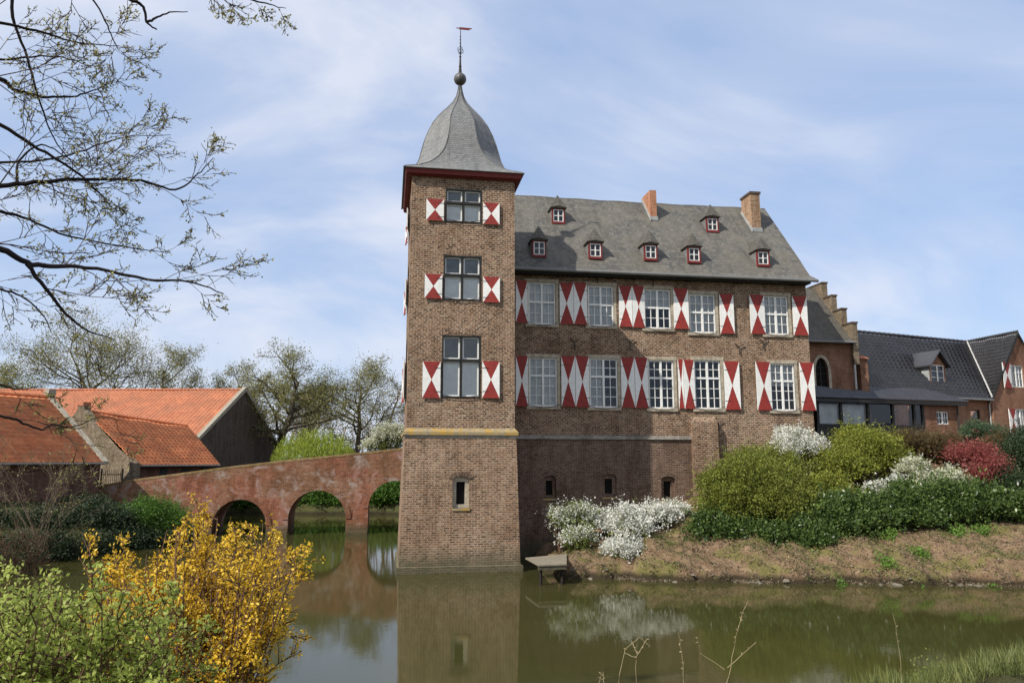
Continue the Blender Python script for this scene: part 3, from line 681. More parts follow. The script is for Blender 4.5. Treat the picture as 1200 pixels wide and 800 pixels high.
mb.hexa([fH(BU0, -1, .42), fH(BU1, -1, .42), fH(BU1, -1, -.1), fH(BU0, -1, -.1), fH(BU0, zbu-.3, .3), fH(BU1, zbu-.3, .3), fH(BU1, zbu, -.05), fH(BU0, zbu, -.05)]); mb.build('buttress', M['brick'], ho)
for i, r in enumerate(ur): window(ho, fH, *r, split=.47, rows=(2, 2), curtain=['full', 'full', 'upper', 'full', 'full'][i], muntin=.03)
for i, r in enumerate(lr): window(ho, fH, *r, split=.37, rows=(2, 3), curtain=['full', 'half', None, None, 'upper'][i], muntin=.03)
for r in ((604, 329, 618, 378.5, 1), (655.5, 332, 671.5, 380, 0), (672, 332, 687.5, 380.5, 1), (725, 335.5, 740, 383, 0), (740.5, 335.5, 755, 384, 1), (789, 338.5, 806, 385.5, 0), (843, 345, 859, 391, 0), (878, 346, 895.5, 391.5, 1), (928.5, 347.5, 945, 393, 0),
          (604, 417, 618.5, 476, 1), (657.5, 417.5, 673.5, 476.5, 0), (674, 417.5, 690, 477, 1), (727.5, 419, 743, 477.5, 0), (743.5, 419, 759, 478, 1), (794.5, 421, 800.5, 478.5, 0), (801, 421.5, 813.5, 479, 1), (848.5, 423.5, 866, 480, 0), (885.5, 424, 903, 480.5, 1), (937.5, 425, 953.5, 481, 0)):
    q = pxrect(plH, *r[:4]); shutter(ho, fH, *q, ang=.05, hinge=r[4])
for x, y in ((673, 402), (738, 402), (866, 408), (842, 497), (700, 325), (765, 329), (894, 402)):
    p_ = P(x, y, HY-.02); mb = MB(); mb.tube([(p_[0], HY-.06, p_[2]-.3), (p_[0], HY-.06, p_[2]+.05)], [.022, .022], 5); mb.tube([(p_[0]-.22, HY-.06, p_[2]+.22), (p_[0], HY-.06, p_[2]+.05), (p_[0]+.24, HY-.06, p_[2]+.2)], [.02, .025, .02], 5); mb.build('wall_anchor', M['iron'], ho)
# roof: profile swept along x
pr = [(33.42, ZE+.02), (33.75, ZE+.30), (34.15, ZE+.78), (34.6, ZE+1.36), (RY, ZR)]
X0, X1 = 4.9, HX1+.0
Xr = P(889, 243, RY)[0]; Xe = P(942, 328, 33.42)[0]
pr2 = [(2*RY-y, z) for y, z in pr[::-1][1:]]
full = pr+pr2
def xe(z): return HX1+.12+(.25 if z < ZE+.2 else 0)
mb = MB(); NX = 26; rgh = random.Random(2); seg = []
for i in range(NX+1):
    row = []
    for (y, z) in full:
        x = X0+(xe(z)-X0)*i/NX; sgz = -.05*math.sin(math.pi*i/NX)+.018*math.sin(i*1.7+y)
        row.append((x, y, z+sgz))
    seg.append(row)
for A, B in zip(seg, seg[1:]):
    for k in range(len(full)-1):
        mb.face([A[k], B[k], B[k+1], A[k+1]])
for row, s in ((seg[0], 1), (seg[-1], -1)): pass
hr = mb.build('roof', M['slate'], ho)
so_ = hr.modifiers.new('thickness', 'SOLIDIFY'); so_.thickness = .09; so_.offset = -1
mb = MB(); mb.tube([(X0+.1, 33.36, ZE-.02), (X1+.3, 33.36, ZE-.04)], [.075, .075], 8); mb.build('gutter', M['gutter'], ho)
mb = MB(); mb.box(4.97, HX1-.002, 33.5, HY-.003, ZE-.16, ZE-.06); mb.build('soffit', M['dark_frame'], ho)
nrm_ = Vector((0, -(ZR-ZE-1.36), RY-34.6)).normalized()
def onroof(x, y): return onplane(x, y, (0, 34.6, ZE+1.36), tuple(nrm_))
slope_h = (ZR-ZE-1.36)/(RY-34.6)
def dormer(px, ybot, w_, h_):
    p_ = onroof(px, ybot); fx = p_[0]-w_/2; y0 = p_[1]; z0 = p_[2]
    fr = frame((fx, y0), (1, 0)); bk = -(h_+.5)/slope_h
    d = MB(); f = .07
    d.fbox(fr, 0, w_, z0-.02, z0+.1, -.1, .03); d.fbox(fr, 0, f, z0+.1, z0+h_, -.1, 0); d.fbox(fr, w_-f, w_, z0+.1, z0+h_, -.1, 0); d.fbox(fr, f, w_-f, z0+h_-.05, z0+h_+.04, bk*.3, 0)
    d.face([fr(0, z0+h_+.04, -.002), fr(w_, z0+h_+.04, -.002), fr(w_/2, z0+h_+.22, -.002)])
    do = d.build('dormer', M['redtrim'], ho)
    for ua, ub in ((.004, f), (w_-f, w_-.004)): ck = MB(); ck.fbox(fr, ua, ub, z0-.05, z0+h_, bk, -.1); ck.build('cheek', M['slate_dome'], do)
    ww = MB(); a, b, c, e = f, w_-f, z0+.1, z0+h_-.05; fz = .045
    ww.fbox(fr, a, b, c, c+fz, -.06, -.02); ww.fbox(fr, a, b, e-fz, e, -.06, -.02); ww.fbox(fr, a, a+fz, c+fz, e-fz, -.06, -.02); ww.fbox(fr, b-fz, b, c+fz, e-fz, -.06, -.02)
    m_ = (a+b)/2; zc = (c+e)/2; ww.fbox(fr, m_-.025, m_+.025, c+fz, e-fz, -.058, -.012); ww.fbox(fr, a+fz, m_-.025, zc-.018, zc+.018, -.055, -.018); ww.fbox(fr, m_+.025, b-fz, zc-.018, zc+.018, -.055, -.018)
    ww.build('window_frame', M['white'], do)
    gp = MB(); gp.face([fr(a, c, -.045), fr(b, c, -.045), fr(b, e, -.045), fr(a, e, -.045)]); gp.build('pane', M['glass'], do)
    r = MB(); o = .09; ze = z0+h_+.02; zp = z0+h_+.78; back = -(h_+1.3)/slope_h; ap = -.2
    E1, E2, B1, B2 = fr(-o, ze, .12), fr(w_+o, ze, .12), fr(-o, ze, back), fr(w_+o, ze, back); AP = fr(w_/2, zp, ap); BP = fr(w_/2, zp, back); MD = fr(w_/2, ze+.09, .13)
    r.face([E1, MD, AP]); r.face([MD, E2, AP]); r.face([B1, E1, AP, BP]); r.face([E2, B2, BP, AP])
    r.face([E1, B1, fr(0, ze-.03, back), fr(0, ze-.03, .03)]); r.face([E2, fr(w_, ze-.03, .03), fr(w_, ze-.03, back), B2]); r.face([E1, fr(0, ze-.03, .03), fr(w_, ze-.03, .03), E2, MD])
    r.build('dormer_roof', M['slate_annex'], do)
for px, yb in ((632, 301), (698, 303), (763, 305), (814, 308), (895, 312), (654.5, 262), (835.5, 272)): dormer(px, yb, .68, .8)
def chimney(px, pyb, pyt, wx, dy, mat, cap):
    p_ = onroof(px, pyb); x0 = p_[0]; y0 = p_[1]; zt = P(px, pyt, y0)[2]
    mb = MB(); mb.box(x0, x0+wx, y0, y0+dy, p_[2]-.5, zt)
    ch = mb.build('chimney', M[mat], ho)
    if cap: q = MB(); q.box(x0-.05, x0+wx+.05, y0-.05, y0+dy+.05, zt, zt+.12); q.build('cap', M['brick_dark'], ch)
    q = MB(); k = slope_h; e = .03
    q.hexa([(x0-.06, y0-.1, p_[2]-.1*k), (x0, y0-.1, p_[2]-.1*k), (x0, y0+dy, p_[2]+dy*k), (x0-.06, y0+dy, p_[2]+dy*k), (x0-.06, y0-.1, p_[2]-.1*k+.15), (x0, y0-.1, p_[2]-.1*k+.15), (x0, y0+dy, p_[2]+dy*k+.15), (x0-.06, y0+dy, p_[2]+dy*k+.15)])
    q.box(x0-.05, x0+wx+.05, y0-.04, y0-.001, p_[2]-.05, p_[2]+.16)
    q.build('flashing', M['cheek'], ch)
chimney(762.5, 257, 222.7, .35, 1.25, 'brick_chim', False)
chimney(881.5, 270, 227, .52, 1.1, 'brick_tan', True)

# ================================================================== ANNEX WITH STEPPED GABLE
AY = 38.0; AX0 = HX1+.003; aR = P(1001, 402, AY); AX1 = aR[0]; ZA = aR[2]
pk = (AX1, AY+3.3, P(955, 334, AY+3.3)[2]+.0); ARY = AY+3.3; ZAR = P(950, 338, ARY)[2]
an = root('stepped_gable_annex', ((AX0+AX1)/2, AY+3.3, 0), 'narrow brick annex with stepped gable and pointed arch window beside the manor house', 'building')
fA = frame((AX0, AY), (1, 0)); plA = ((AX0, AY), (1, 0)); LA = AX1-AX0
gw = pxrect(plA, 956, 419, 971, 462)
mb = MB(); wallpanel(mb, fA, 0, LA, 0, ZA+.1, [(*gw, .75)], .3)
fAR = frame((AX1, AY), (0, 1)); wallpanel(mb, fAR, 0, 6.6, 0, ZA); fAB = frame((AX1, AY+6.6), (-1, 0)); wallpanel(mb, fAB, 0, LA, 0, ZA)
mb.build('wall', M['brick_wing'], an)
mb = MB(); u0, u1, z0, z1 = gw; K = 10
um = (u0+u1)/2
def garch(o): return [(um-((u1-u0)/2+o)*math.cos(math.pi*i/K), z1-.75+(.75+o)*math.sin(math.pi*i/K)) for i in range(K+1)]
A = [(u0-.001, z0)]+garch(0)+[(u1+.001, z0)]; B = [(u0-.16, z0)]+garch(.16)+[(u1+.16, z0)]
for i in range(len(A)-1):
    mb.hexa([fA(*A[i], .02), fA(*A[i+1], .02), fA(*A[i+1], -.25), fA(*A[i], -.25), fA(*B[i], .02), fA(*B[i+1], .02), fA(*B[i+1], -.02), fA(*B[i], -.02)])
gwn = mb.build('window', M['stone'], an)
mb = MB(); mb.face([fA(*p_, -.18) for p_ in A]); mb.build('pane', M['dark'], gwn)  # opaque sheet, interior darkness painted in behind the muntins
mb = MB(); mb.fbox(fA, um-.02, um+.02, z0, z1, -.17, -.14)
for k in range(1, 5): mb.fbox(fA, u0, u1, z0+(z1-z0)*k/5.4, z0+(z1-z0)*k/5.4+.025, -.17, -.15)
mb.build('muntin', M['iron'], gwn)
mb = MB(); prf = [(AY-.35, ZA+.02), (AY+.1, ZA+.4), (AY+.7, ZA+1.0), (ARY, ZAR)]
prf = prf+[(2*ARY-y, z) for y, z in prf[::-1][1:]]
for (ya, za), (yb, zb_) in zip(prf, prf[1:]): mb.face([(AX0-.6 if False else AX0, ya, za), (AX1-.2, ya, za), (AX1-.2, yb, zb_), (AX0, yb, zb_)])
r_ = mb.build('roof', M['slate_annex'], an); q = r_.modifiers.new('thickness', 'SOLIDIFY'); q.thickness = .08
mb = MB(); mb.tube([(AX0, AY-.4, ZA-.02), (AX1-.1, AY-.4, ZA-.02)], [.06, .06], 6); mb.build('gutter', M['gutter'], an)
mb = MB(); cp = MB(); NS = 4; run = (ARY-AY+.2)/NS
for side in (0, 1):
    for i in range(NS):
        ya = AY-.2+run*i; yb = ya+run
        zt = ZA+.75+(ZAR-ZA)*(i+.35)/NS
        if side: ya, yb = 2*ARY-yb, 2*ARY-ya
        mb.box(AX1-.2, AX1+.12, ya, yb-.002, ZA-1.2, zt); cp.box(AX1-.24, AX1+.16, ya-.04 if not side else ya+.002, yb-.005 if not side else yb+.04, zt, zt+.09)
st = mb.build('stepped_gable', M['brick_gable'], an); cp.build('coping', M['brick_dark'], st)
mb = MB(); mb.tube([P(1000.5, 412, AY-.12), P(1003.5, 456, AY-.12)], [.06, .06], 6); mb.build('downpipe', M['pipe'], an)

# ================================================================== RIGHT WING
a = R(15); tw_ = (math.cos(a), math.sin(a)); nw = (math.sin(a), -math.cos(a))
WE = P(1158, 467, 44); ZWE = WE[2]; plW = (WE[:2], tw_); fW = frame(WE[:2], tw_)
def uof(p_): return (p_[0]-WE[0])*tw_[0]+(p_[1]-WE[1])*tw_[1]
pkp = on(1187, 390, WE, nw); hU = uof(pkp); ZP = pkp[2]
kp = on(1133, 401, pkp, tw_); wD = (kp[0]-WE[0])*nw[0]+(kp[1]-WE[1])*nw[1]     # negative
ZK = kp[2]
wg = root('tiled_wing', (fW(-6, 0, -3)[0], fW(-6, 0, -3)[1], 0), 'low brick wing with shiny black pantile roof and cross gable on the right', 'house')
lu = -18.0
mb = MB()
gwr = [pxrect(plW, 1183, 427.7, 1199.5, 453.5), pxrect(plW, 1189.5, 479, 1204, 507)]
smw = pxrect(plW, 1137.6, 480, 1148.6, 491)
wallpanel(mb, fW, lu, 0, 0, ZWE+.05, [smw], .2)
fWg = frame(fW(0, 0, .25)[:2], tw_); plG = (fW(0, 0, .25)[:2], tw_)
gwr = [pxrect(plG, 1183.5, 427.7, 1199.5, 453.5), pxrect(plG, 1190.5, 479, 1204, 507)]
wallpanel(mb, fWg, 0, 2*hU, 0, ZWE, gwr[1:], .2)
# gable triangle with the upper window: split around it
u0, u1, z0, z1 = gwr[0]
def gzl(u): return ZWE+(ZP-ZWE)*(u/hU if u < hU else (2*hU-u)/hU)
us = sorted({0, u0, u1, hU, 2*hU})
for x, y in zip(us, us[1:]):
    if u0 <= (x+y)/2 <= u1:
        mb.face([fWg(x, ZWE), fWg(y, ZWE), fWg(y, z0), fWg(x, z0)]); mb.face([fWg(x, z1), fWg(y, z1), fWg(y, gzl(y)), fWg(x, gzl(x))])
    else: mb.face([fWg(x, ZWE), fWg(y, ZWE), fWg(y, gzl(y)), fWg(x, gzl(x))])
for (x, y) in (((u0, z0), (u0, z1)), ((u0, z1), (u1, z1)), ((u1, z1), (u1, z0)), ((u1, z0), (u0, z0))): mb.face([fWg(*x), fWg(*y), fWg(*y, -.2), fWg(*x, -.2)])
wallpanel(mb, frame(fWg(0, 0, -.25)[:2], nw), 0, .25, 0, ZWE)
wallpanel(mb, frame(fWg(2*hU, 0)[:2], (-nw[0], -nw[1])), 0, 9, 0, ZWE)
wallpanel(mb, frame(fW(lu, 0, wD*2)[:2], nw), 0, -wD*2, 0, ZWE)
mb.face([fW(lu, ZWE, 0), fW(lu, ZK, wD), fW(lu, ZWE, 2*wD)])
mb.build('wall', M['brick_wing'], wg)
tiles('roof', fW(lu, ZWE-.1, .3), fW(0, ZWE-.1, .3), fW(hU, ZK, wD), fW(lu, ZK, wD), 50, 18, .06, .06, M['black_tile'], wg, seed=2)['label'] = 'black glazed pantile main roof'
tiles('roof', fW(-.1, ZWE-.1, -.4), fW(-.1, ZWE-.1, .33), fW(hU, ZP, .33), fW(hU, ZK+.02, wD-.2), 24, 18, .06, .05, M['black_tile'], wg, seed=3)['label'] = 'black pantile slope of the cross gable'
tiles('roof', fW(2*hU+.15, ZWE-.1, wD*1.5), fW(2*hU+.15, ZWE-.1, .33), fW(hU, ZP, .33), fW(hU, ZK+.02, wD*1.5), 20, 22, .045, .05, M['black_tile'], wg, seed=4)
tiles('roof', fW(hU, ZWE-.1, 2*wD), fW(lu, ZWE-.1, 2*wD), fW(lu, ZK, wD), fW(hU, ZK, wD), 30, 12, .045, .05, M['black_tile'], wg, seed=5)
mb = MB()
for i in range(46):
    p0 = fW(lu+(hU-lu)*i/46, ZK+.03, wD); p1 = fW(lu+(hU-lu)*(i+.96)/46, ZK+.05, wD); mb.tube([p0, p1], [.10, .115], 7)
for i in range(18):
    q0 = wD+(0.33-wD)*i/18; q1 = wD+(.33-wD)*(i+.95)/18; z_ = ZK+(ZP-ZK)*i/18; mb.tube([fW(hU, z_+.04, q0), fW(hU, z_+.06, q1)], [.1, .115], 7)
mb.build('ridge_tiles', M['black_tile'], wg)
mb = MB(); e = .07
mb.tube([fW(-.05, ZWE+.06, .34), fW(hU, ZK+.16, wD)], [.055, .055], 4); mb.build('valley_flashing', M['pipe'], wg)
mb = MB()
for sgn in (0, 1):
    ua, ub = (-.18, hU) if not sgn else (2*hU+.18, hU)
    mb.hexa([fW(ua, ZWE-.28, .37), fW(ub, ZP-.2, .37), fW(ub, ZP-.2, .335), fW(ua, ZWE-.28, .335), fW(ua, ZWE-.08, .37), fW(ub, ZP, .37), fW(ub, ZP, .335), fW(ua, ZWE-.08, .335)])
mb.build('bargeboard', M['dark_frame'], wg)
mb = MB(); mb.tube([fW(lu, ZWE-.12, .36), fW(-.02, ZWE-.12, .36)], [.06, .06], 6); mb.build('gutter', M['gutter'], wg)
mb = MB(); mb.tube([fW(-.12, ZWE-.15, .3), fW(-.12, ZWE-.4, .12), fW(-.12, 3.6, .12)], [.05]*3, 6); mb.build('downpipe', M['pipe'], wg)
window(wg, fWg, *gwr[0], split=0, rows=(3,), curtain='full', surround=False, dep=-.12)
window(wg, fWg, *gwr[1], split=0, rows=(3,), curtain='full', surround=False, dep=-.12)
for r in ((1174, 425, 1184, 454.5), (1181.5, 479, 1190.5, 507)): shutter(wg, fWg, *pxrect(plG, *r), ang=.05, hinge=1)
window(wg, fW, *smw, split=0, rows=(1,), frame_m='dark_frame', curtain=None, surround=False, dep=-.12, cas=1, cols=1)
# dormer on the black roof
nW3 = Vector((nw[0]*(ZK-ZWE), nw[1]*(ZK-ZWE), -wD)).normalized()
bp_ = onplane(1100, 450, fW(0, ZWE, .15), tuple(nW3)); ub = uof(bp_); db = (bp_[0]-WE[0])*nw[0]+(bp_[1]-WE[1])*nw[1]; zb_ = bp_[2]
fD = frame(fW(ub, 0, db)[:2], tw_); dw = .75; dh = 1.25
mb = MB(); mb.fbox(fD, -dw, -dw+.12, zb_-.1, zb_+dh, -.04, 0); mb.fbox(fD, dw-.12, dw, zb_-.1, zb_+dh, -.04, 0)
mb.face([fD(-dw, zb_+dh, -.01), fD(dw, zb_+dh, -.01), fD(0, zb_+dh+.75, -.01)]); mb.fbox(fD, -dw+.12, dw-.12, zb_-.1, zb_+.03, -.04, .04)
do = mb.build('dormer', M['brick_wing'], wg)
mb = MB()
for s in (-1, 1): mb.face([fD(s*dw, zb_-.1, -.002), fD(s*dw, zb_+dh, -.002), fD(s*dw, zb_+dh, -3), fD(s*dw, zb_-.1, -3)])
mb.build('cheek', M['cheek'], do)
window_u = (-dw+.12, dw-.12, zb_+.03, zb_+dh)
mb = MB(); u0, u1, z0, z1 = window_u; f = .06
mb.fbox(fD, u0, u1, z0, z0+f, -.1, -.03); mb.fbox(fD, u0, u1, z1-f, z1, -.1, -.03); mb.fbox(fD, u0, u0+f, z0+f, z1-f, -.1, -.03); mb.fbox(fD, u1-f, u1, z0+f, z1-f, -.1, -.03); mb.fbox(fD, -.05, .05, z0+f, z1-f, -.1, -.02)
for z in (z0+(z1-z0)/3, z0+(z1-z0)*2/3): mb.fbox(fD, u0+f, -.05, z-.015, z+.015, -.09, -.04); mb.fbox(fD, .05, u1-f, z-.015, z+.015, -.09, -.04)
mb.build('window_frame', M['white'], do)
mb = MB(); mb.face([fD(u0, z0, -.07), fD(u1, z0, -.07), fD(u1, z1, -.07), fD(u0, z1, -.07)]); mb.build('pane', M['glass'], do)
mb = MB(); zp = zb_+dh+.85
for s in (-1, 1):
    A = [fD(s*(dw+.22), zb_+dh-.17, .3), fD(0, zp, .3), fD(0, zp, -3.6), fD(s*(dw+.22), zb_+dh-.17, -3)]
    Bq = [(x, y, z+.1) for x, y, z in A]
    mb.hexa([A[0], A[1], A[2], A[3], *Bq])
mb.build('dormer_roof', M['black_tile'], do)
# pier chimney left of the black roof
p0 = P(1007, 450, AY+.3); p1 = P(1016, 450, AY+.3); mb = MB(); zt = P(1010, 421, AY+.3)[2]
mb.box(p0[0], p1[0], AY+.1, AY+.9, 3, zt); ch = mb.build('chimney', M['brick_wing'], wg)
q = MB(); q.hexa([(p0[0]-.05, AY, zt), (p1[0]+.05, AY, zt), (p1[0]+.05, AY+1, zt), (p0[0]-.05, AY+1, zt), (p0[0]+.1, AY+.2, zt+.22), (p0[0]+.25, AY+.2, zt+.22), (p0[0]+.25, AY+.8, zt+.22), (p0[0]+.1, AY+.8, zt+.22)]); q.build('cap', M['pantile'], ch)

# conservatory with pent roof
cA = P(957.5, 466, 36.0); 
cB = on(1128, 472, cA, (math.sin(R(9)), -math.cos(R(9)))); tC = (math.cos(R(9)), math.sin(R(9))); fC = frame(cA[:2], tC); plC = (cA[:2], tC); LC = math.hypot(cB[0]-cA[0], cB[1]-cA[1])
zC = (cA[2]+cB[2])/2
cons = root('conservatory', (*fC(LC/2, 0, -1.5)[:2], 0), 'dark framed glazed conservatory under a low tiled pent roof', 'conservatory')
tiles('roof', fC(-.3, zC+.02, .3), fC(LC+.1, zC+.02, .3), fC(LC+.1, zC+.95, -2.6), fC(-.3, zC+.95, -2.3), 48, 8, .05, .05, M['black_tile'], cons, seed=8)
mb = MB(); mb.fbox(fC, -.3, LC, zC-.2, zC-.02, .2, .3); mb.build('fascia', M['blackwood'], cons)
gx = [958, 985.5, 1017, 1046, 1071, 1081]; us = [pxrect(plC, x-1, 470, x, 480)[1] for x in gx]
zg0, zg1 = P(1000, 497, 36.4)[2], P(1000, 472, 36.4)[2]
mb = MB(); mb.fbox(fC, us[0]-.1, us[-1], zg0-.12, zg0, -.1, .03); mb.fbox(fC, us[0]-.1, us[-1], zg1, zC-.2, -.1, .03)
for u in us: mb.fbox(fC, u-.07, u+.07, zg0, zg1, -.1, .02)
mb.fbox(fC, us[0]-.1, us[-1], 1.5, zg0-.12, -.25, 0); mb.fbox(fC, us[0]-.1, us[-1], 1.5, zC, -2.3, -2.2)
mb.build('frame', M['blackwood'], cons)
for i, (x, y) in enumerate(zip(us, us[1:])):
    g_ = MB(); g_.face([fC(x+.07, zg0, -.05), fC(y-.07, zg0, -.05), fC(y-.07, zg1, -.05), fC(x+.07, zg1, -.05)]); pn = g_.build('glass_panel', M['glass'], cons)
    if i < 2: b_ = MB(); b_.face([fC(x+.07, zg0, -.22), fC(y-.07, zg0, -.22), fC(y-.07, zg1-.1, -.22), fC(x+.07, zg1-.1, -.22)]); b_.build('blind', M['curtain'], pn)
mb = MB(); bx = pxrect(plC, 1081, 473, 1121, 500); wn_ = pxrect(plC, 1098, 482, 1111.5, 497)
wallpanel(mb, fC, bx[0], bx[1], 1.5, zC-.02, [wn_], .2); wallpanel(mb, frame(fC(bx[1], 0)[:2], (-nw[0], -nw[1])), 0, 3, 1.5, zC); mb.build('brick_wall', M['brick_wing'], cons)
window(cons, fC, *wn_, split=0, rows=(2,), curtain=None, surround=False, dep=-.1, cols=2, cas=2, fw=.05)
mb = MB(); mb.tube([P(1121.5, 474, 36.0+.5*0+ (fC(bx[1],0)[1]-36.0)-.08), P(1124.5, 510, fC(bx[1], 0)[1]-.08)], [.05, .05], 6); mb.build('downpipe', M['iron'], cons)

# ================================================================== BRIDGE
br = root('brick_bridge', (-7, 47.7, 0), 'red brick bridge with three round arches crossing the moat to the tower', 'bridge')
BY0, BY1 = 46.0, 49.2
top = [P(x, y, BY0) for x, y in ((112, 572), (120, 570.5), (150, 565), (210, 557), (270, 549), (330, 542), (390, 536), (468, 527.6), (520, 523))]
tx = [p_[0] for p_ in top]; tz = [p_[2] for p_ in top]
arcs = []
for xa, xb, yt in ((247.5, 311, 585), (336.6, 404.5, 574.5), (430.6, 494, 563)):
    A = P(xa, 625, BY0)[0]; B = P(xb, 625, BY0)[0]; arcs.append(((A+B)/2, (B-A)/2, P((xa+xb)/2, yt, BY0)[2]))
def bot(x):
    for c_, r_, zt in arcs:
        if abs(x-c_) < r_-1e-6: return zt-r_+math.sqrt(r_*r_-(x-c_)**2)
    return None
xs = sorted(set(list(np.linspace(tx[0]-.6, tx[-1], 60))+[c_-r_*math.cos(math.pi*i/28) for c_, r_, zt in arcs for i in range(29)]))
mb = MB()
for x0, x1 in zip(xs, xs[1:]):
    xm = (x0+x1)/2; z0t, z1t = np.interp([x0, x1], tx, tz)
    if bot(xm) is None: b0 = b1 = -1.5
    else:
        c_, r_, zt = [q for q in arcs if abs(xm-q[0]) < q[1]][0]
        fz = lambda x: zt-r_+math.sqrt(max(0, r_*r_-(x-c_)**2)); b0, b1 = fz(x0), fz(x1)
        mb.face([(x0, BY0, b0), (x0, BY1, b0), (x1, BY1, b1), (x1, BY0, b1)])
    mb.face([(x0, BY0, b0), (x1, BY0, b1), (x1, BY0, z1t), (x0, BY0, z0t)]); mb.face([(x1, BY1, b1), (x0, BY1, b0), (x0, BY1, z0t), (x1, BY1, z1t)])
    mb.face([(x0, BY0+.4, z0t-.9), (x1, BY0+.4, z1t-.9), (x1, BY1-.4, z1t-.9), (x0, BY1-.4, z0t-.9)])
    for y in (BY0+.4, BY1-.4): mb.face([(x0, y, z0t-.9), (x0, y, z0t), (x1, y, z1t), (x1, y, z1t-.9)])
for c_, r_, zt in arcs:
    for s in (-1, 1):
        x = c_+s*r_; mb.face([(x, BY0, -1.5), (x, BY1, -1.5), (x, BY1, zt-r_), (x, BY0, zt-r_)])
mb.build('wall', M['brick_bridge'], br)
for y in (BY0, BY1-.4):
    mb = MB()
    for x0, x1 in zip(xs, xs[1:]):
        if x1-x0 < 1e-4: continue
        z0t, z1t = np.interp([x0, x1], tx, tz)
        mb.hexa([(x0, y-.012, z0t), (x1, y-.012, z1t), (x1, y+.44, z1t), (x0, y+.44, z0t), (x0, y+.02, z0t+.11), (x1, y+.02, z1t+.11), (x1, y+.43, z1t+.14), (x0, y+.43, z0t+.14)])
    mb.build('coping', M['brick_moss'], br)
for c_, r_, zt in arcs:
    mb = MB(); K = 44
    for i in range(K):
        t0, t1 = math.pi*i/K, math.pi*(i+.9)/K; zc = zt-r_
        q_ = lambda th, rr, y: (c_-math.cos(th)*rr, y, zc+math.sin(th)*rr)
        mb.hexa([q_(t0, r_, BY0-.035), q_(t1, r_, BY0-.035), q_(t1, r_, BY0+.1), q_(t0, r_, BY0+.1), q_(t0, r_+.3, BY0-.035), q_(t1, r_+.3, BY0-.035), q_(t1, r_+.3, BY0+.1), q_(t0, r_+.3, BY0+.1)])
    mb.build('arch_ring', M['brick_bridge'], br)
for (c0, r0, _), (c1, r1, _) in zip(arcs, arcs[1:]):
    mb = MB(); mb.box(c0+r0+.02, c1-r1-.02, BY0-.14, BY0-.004, -1.4, .16); mb.build('pier_footing', M['brick_bridge'], br)

# ================================================================== BARNS
def barn(name, label, E0, adeg, Llen, wid, rise, drop, matw, matr, kind, z0=0, cols=60, rows=20, lefty=False, gable='brick_gable', bell=False, parapet=False, overhang=.35, rlen=None):
    """E0 = right (lefty=False) or left eave corner on the front wall"""
    a = R(adeg); t = (math.cos(a), math.sin(a)); n = (t[1], -t[0])
    o = E0[:2] if lefty else (E0[0]-t[0]*Llen, E0[1]-t[1]*Llen)
    fr = frame(o, t); ZE_ = E0[2]
    rt = root(name, (*fr(Llen/2, 0, -wid)[:2], z0), label, 'barn')
    for f_ in (fr, frame(fr(Llen, 0, -2*wid)[:2], (-t[0], -t[1]))): mb = MB(); wallpanel(mb, f_, 0, Llen, z0-3, ZE_); mb.build('wall', M[matw], rt)
    zr0, zr1 = ZE_+rise, ZE_+rise-drop; rl = rlen or Llen
    for u, zr, dd in ((0, zr0, -1), (Llen, zr1, 1)):
        mb = MB()
        f2 = frame(fr(u, 0, -2*wid)[:2], n) if u == 0 else frame(fr(u, 0)[:2], (-n[0], -n[1]))
        wallpanel(mb, f2, 0, 2*wid, z0-3, ZE_)
        mb.face([fr(u, ZE_, 0), fr(u if u == 0 else min(u, rl), zr, -wid), fr(u, ZE_, -2*wid)])
        mb.build('gable_wall', M[gable], rt)
    r = tiles('roof', fr(0, ZE_-.02, overhang), fr(Llen, ZE_-.02, overhang), fr(rl, zr1, -wid), fr(0, zr0, -wid), cols, rows, .10 if kind == 'pantile' else .03, .06, M[kind], rt, seed=int(Llen*7))
    tiles('roof', fr(Llen, ZE_-.02, -2*wid-overhang), fr(0, ZE_-.02, -2*wid-overhang), fr(0, zr0, -wid), fr(rl, zr1, -wid), cols//2, rows//2, .05, .05, M[kind], rt, seed=5)
    mb = MB(); N = 40
    for i in range(N):
        p0 = fr(rl*i/N, zr0+(zr1-zr0)*i/N+.05, -wid); p1 = fr(rl*(i+.97)/N, zr0+(zr1-zr0)*(i+1)/N+.06, -wid); mb.tube([p0, p1], [.11, .12], 6)
    mb.build('ridge_tiles', M[kind], rt)
    mb = MB(); mb.tube([fr(0, ZE_-.06, overhang+.06), fr(Llen, ZE_-.06, overhang+.06)], [.06, .06], 6); mb.build('gutter', M['gutter'], rt)
    return rt, fr, ZE_, zr0, zr1
def verge(rt, fr, u, ZE_, zr, wid, mat, w_=.28, h_=.22, up=.0, ends=True):
    mb = MB()
    for s in (0, 1):
        d0, d1 = (.4, -wid) if s == 0 else (-2*wid-.4, -wid)
        z0 = ZE_-.1
        mb.hexa([fr(u-w_/2, z0, d0), fr(u+w_/2, z0, d0), fr(u+w_/2, zr-.1, d1), fr(u-w_/2, zr-.1, d1), fr(u-w_/2, z0+h_+up, d0), fr(u+w_/2, z0+h_+up, d0), fr(u+w_/2, zr+h_+up, d1), fr(u-w_/2, zr+h_+up, d1)])
    return mb.build('verge', M[mat], rt)
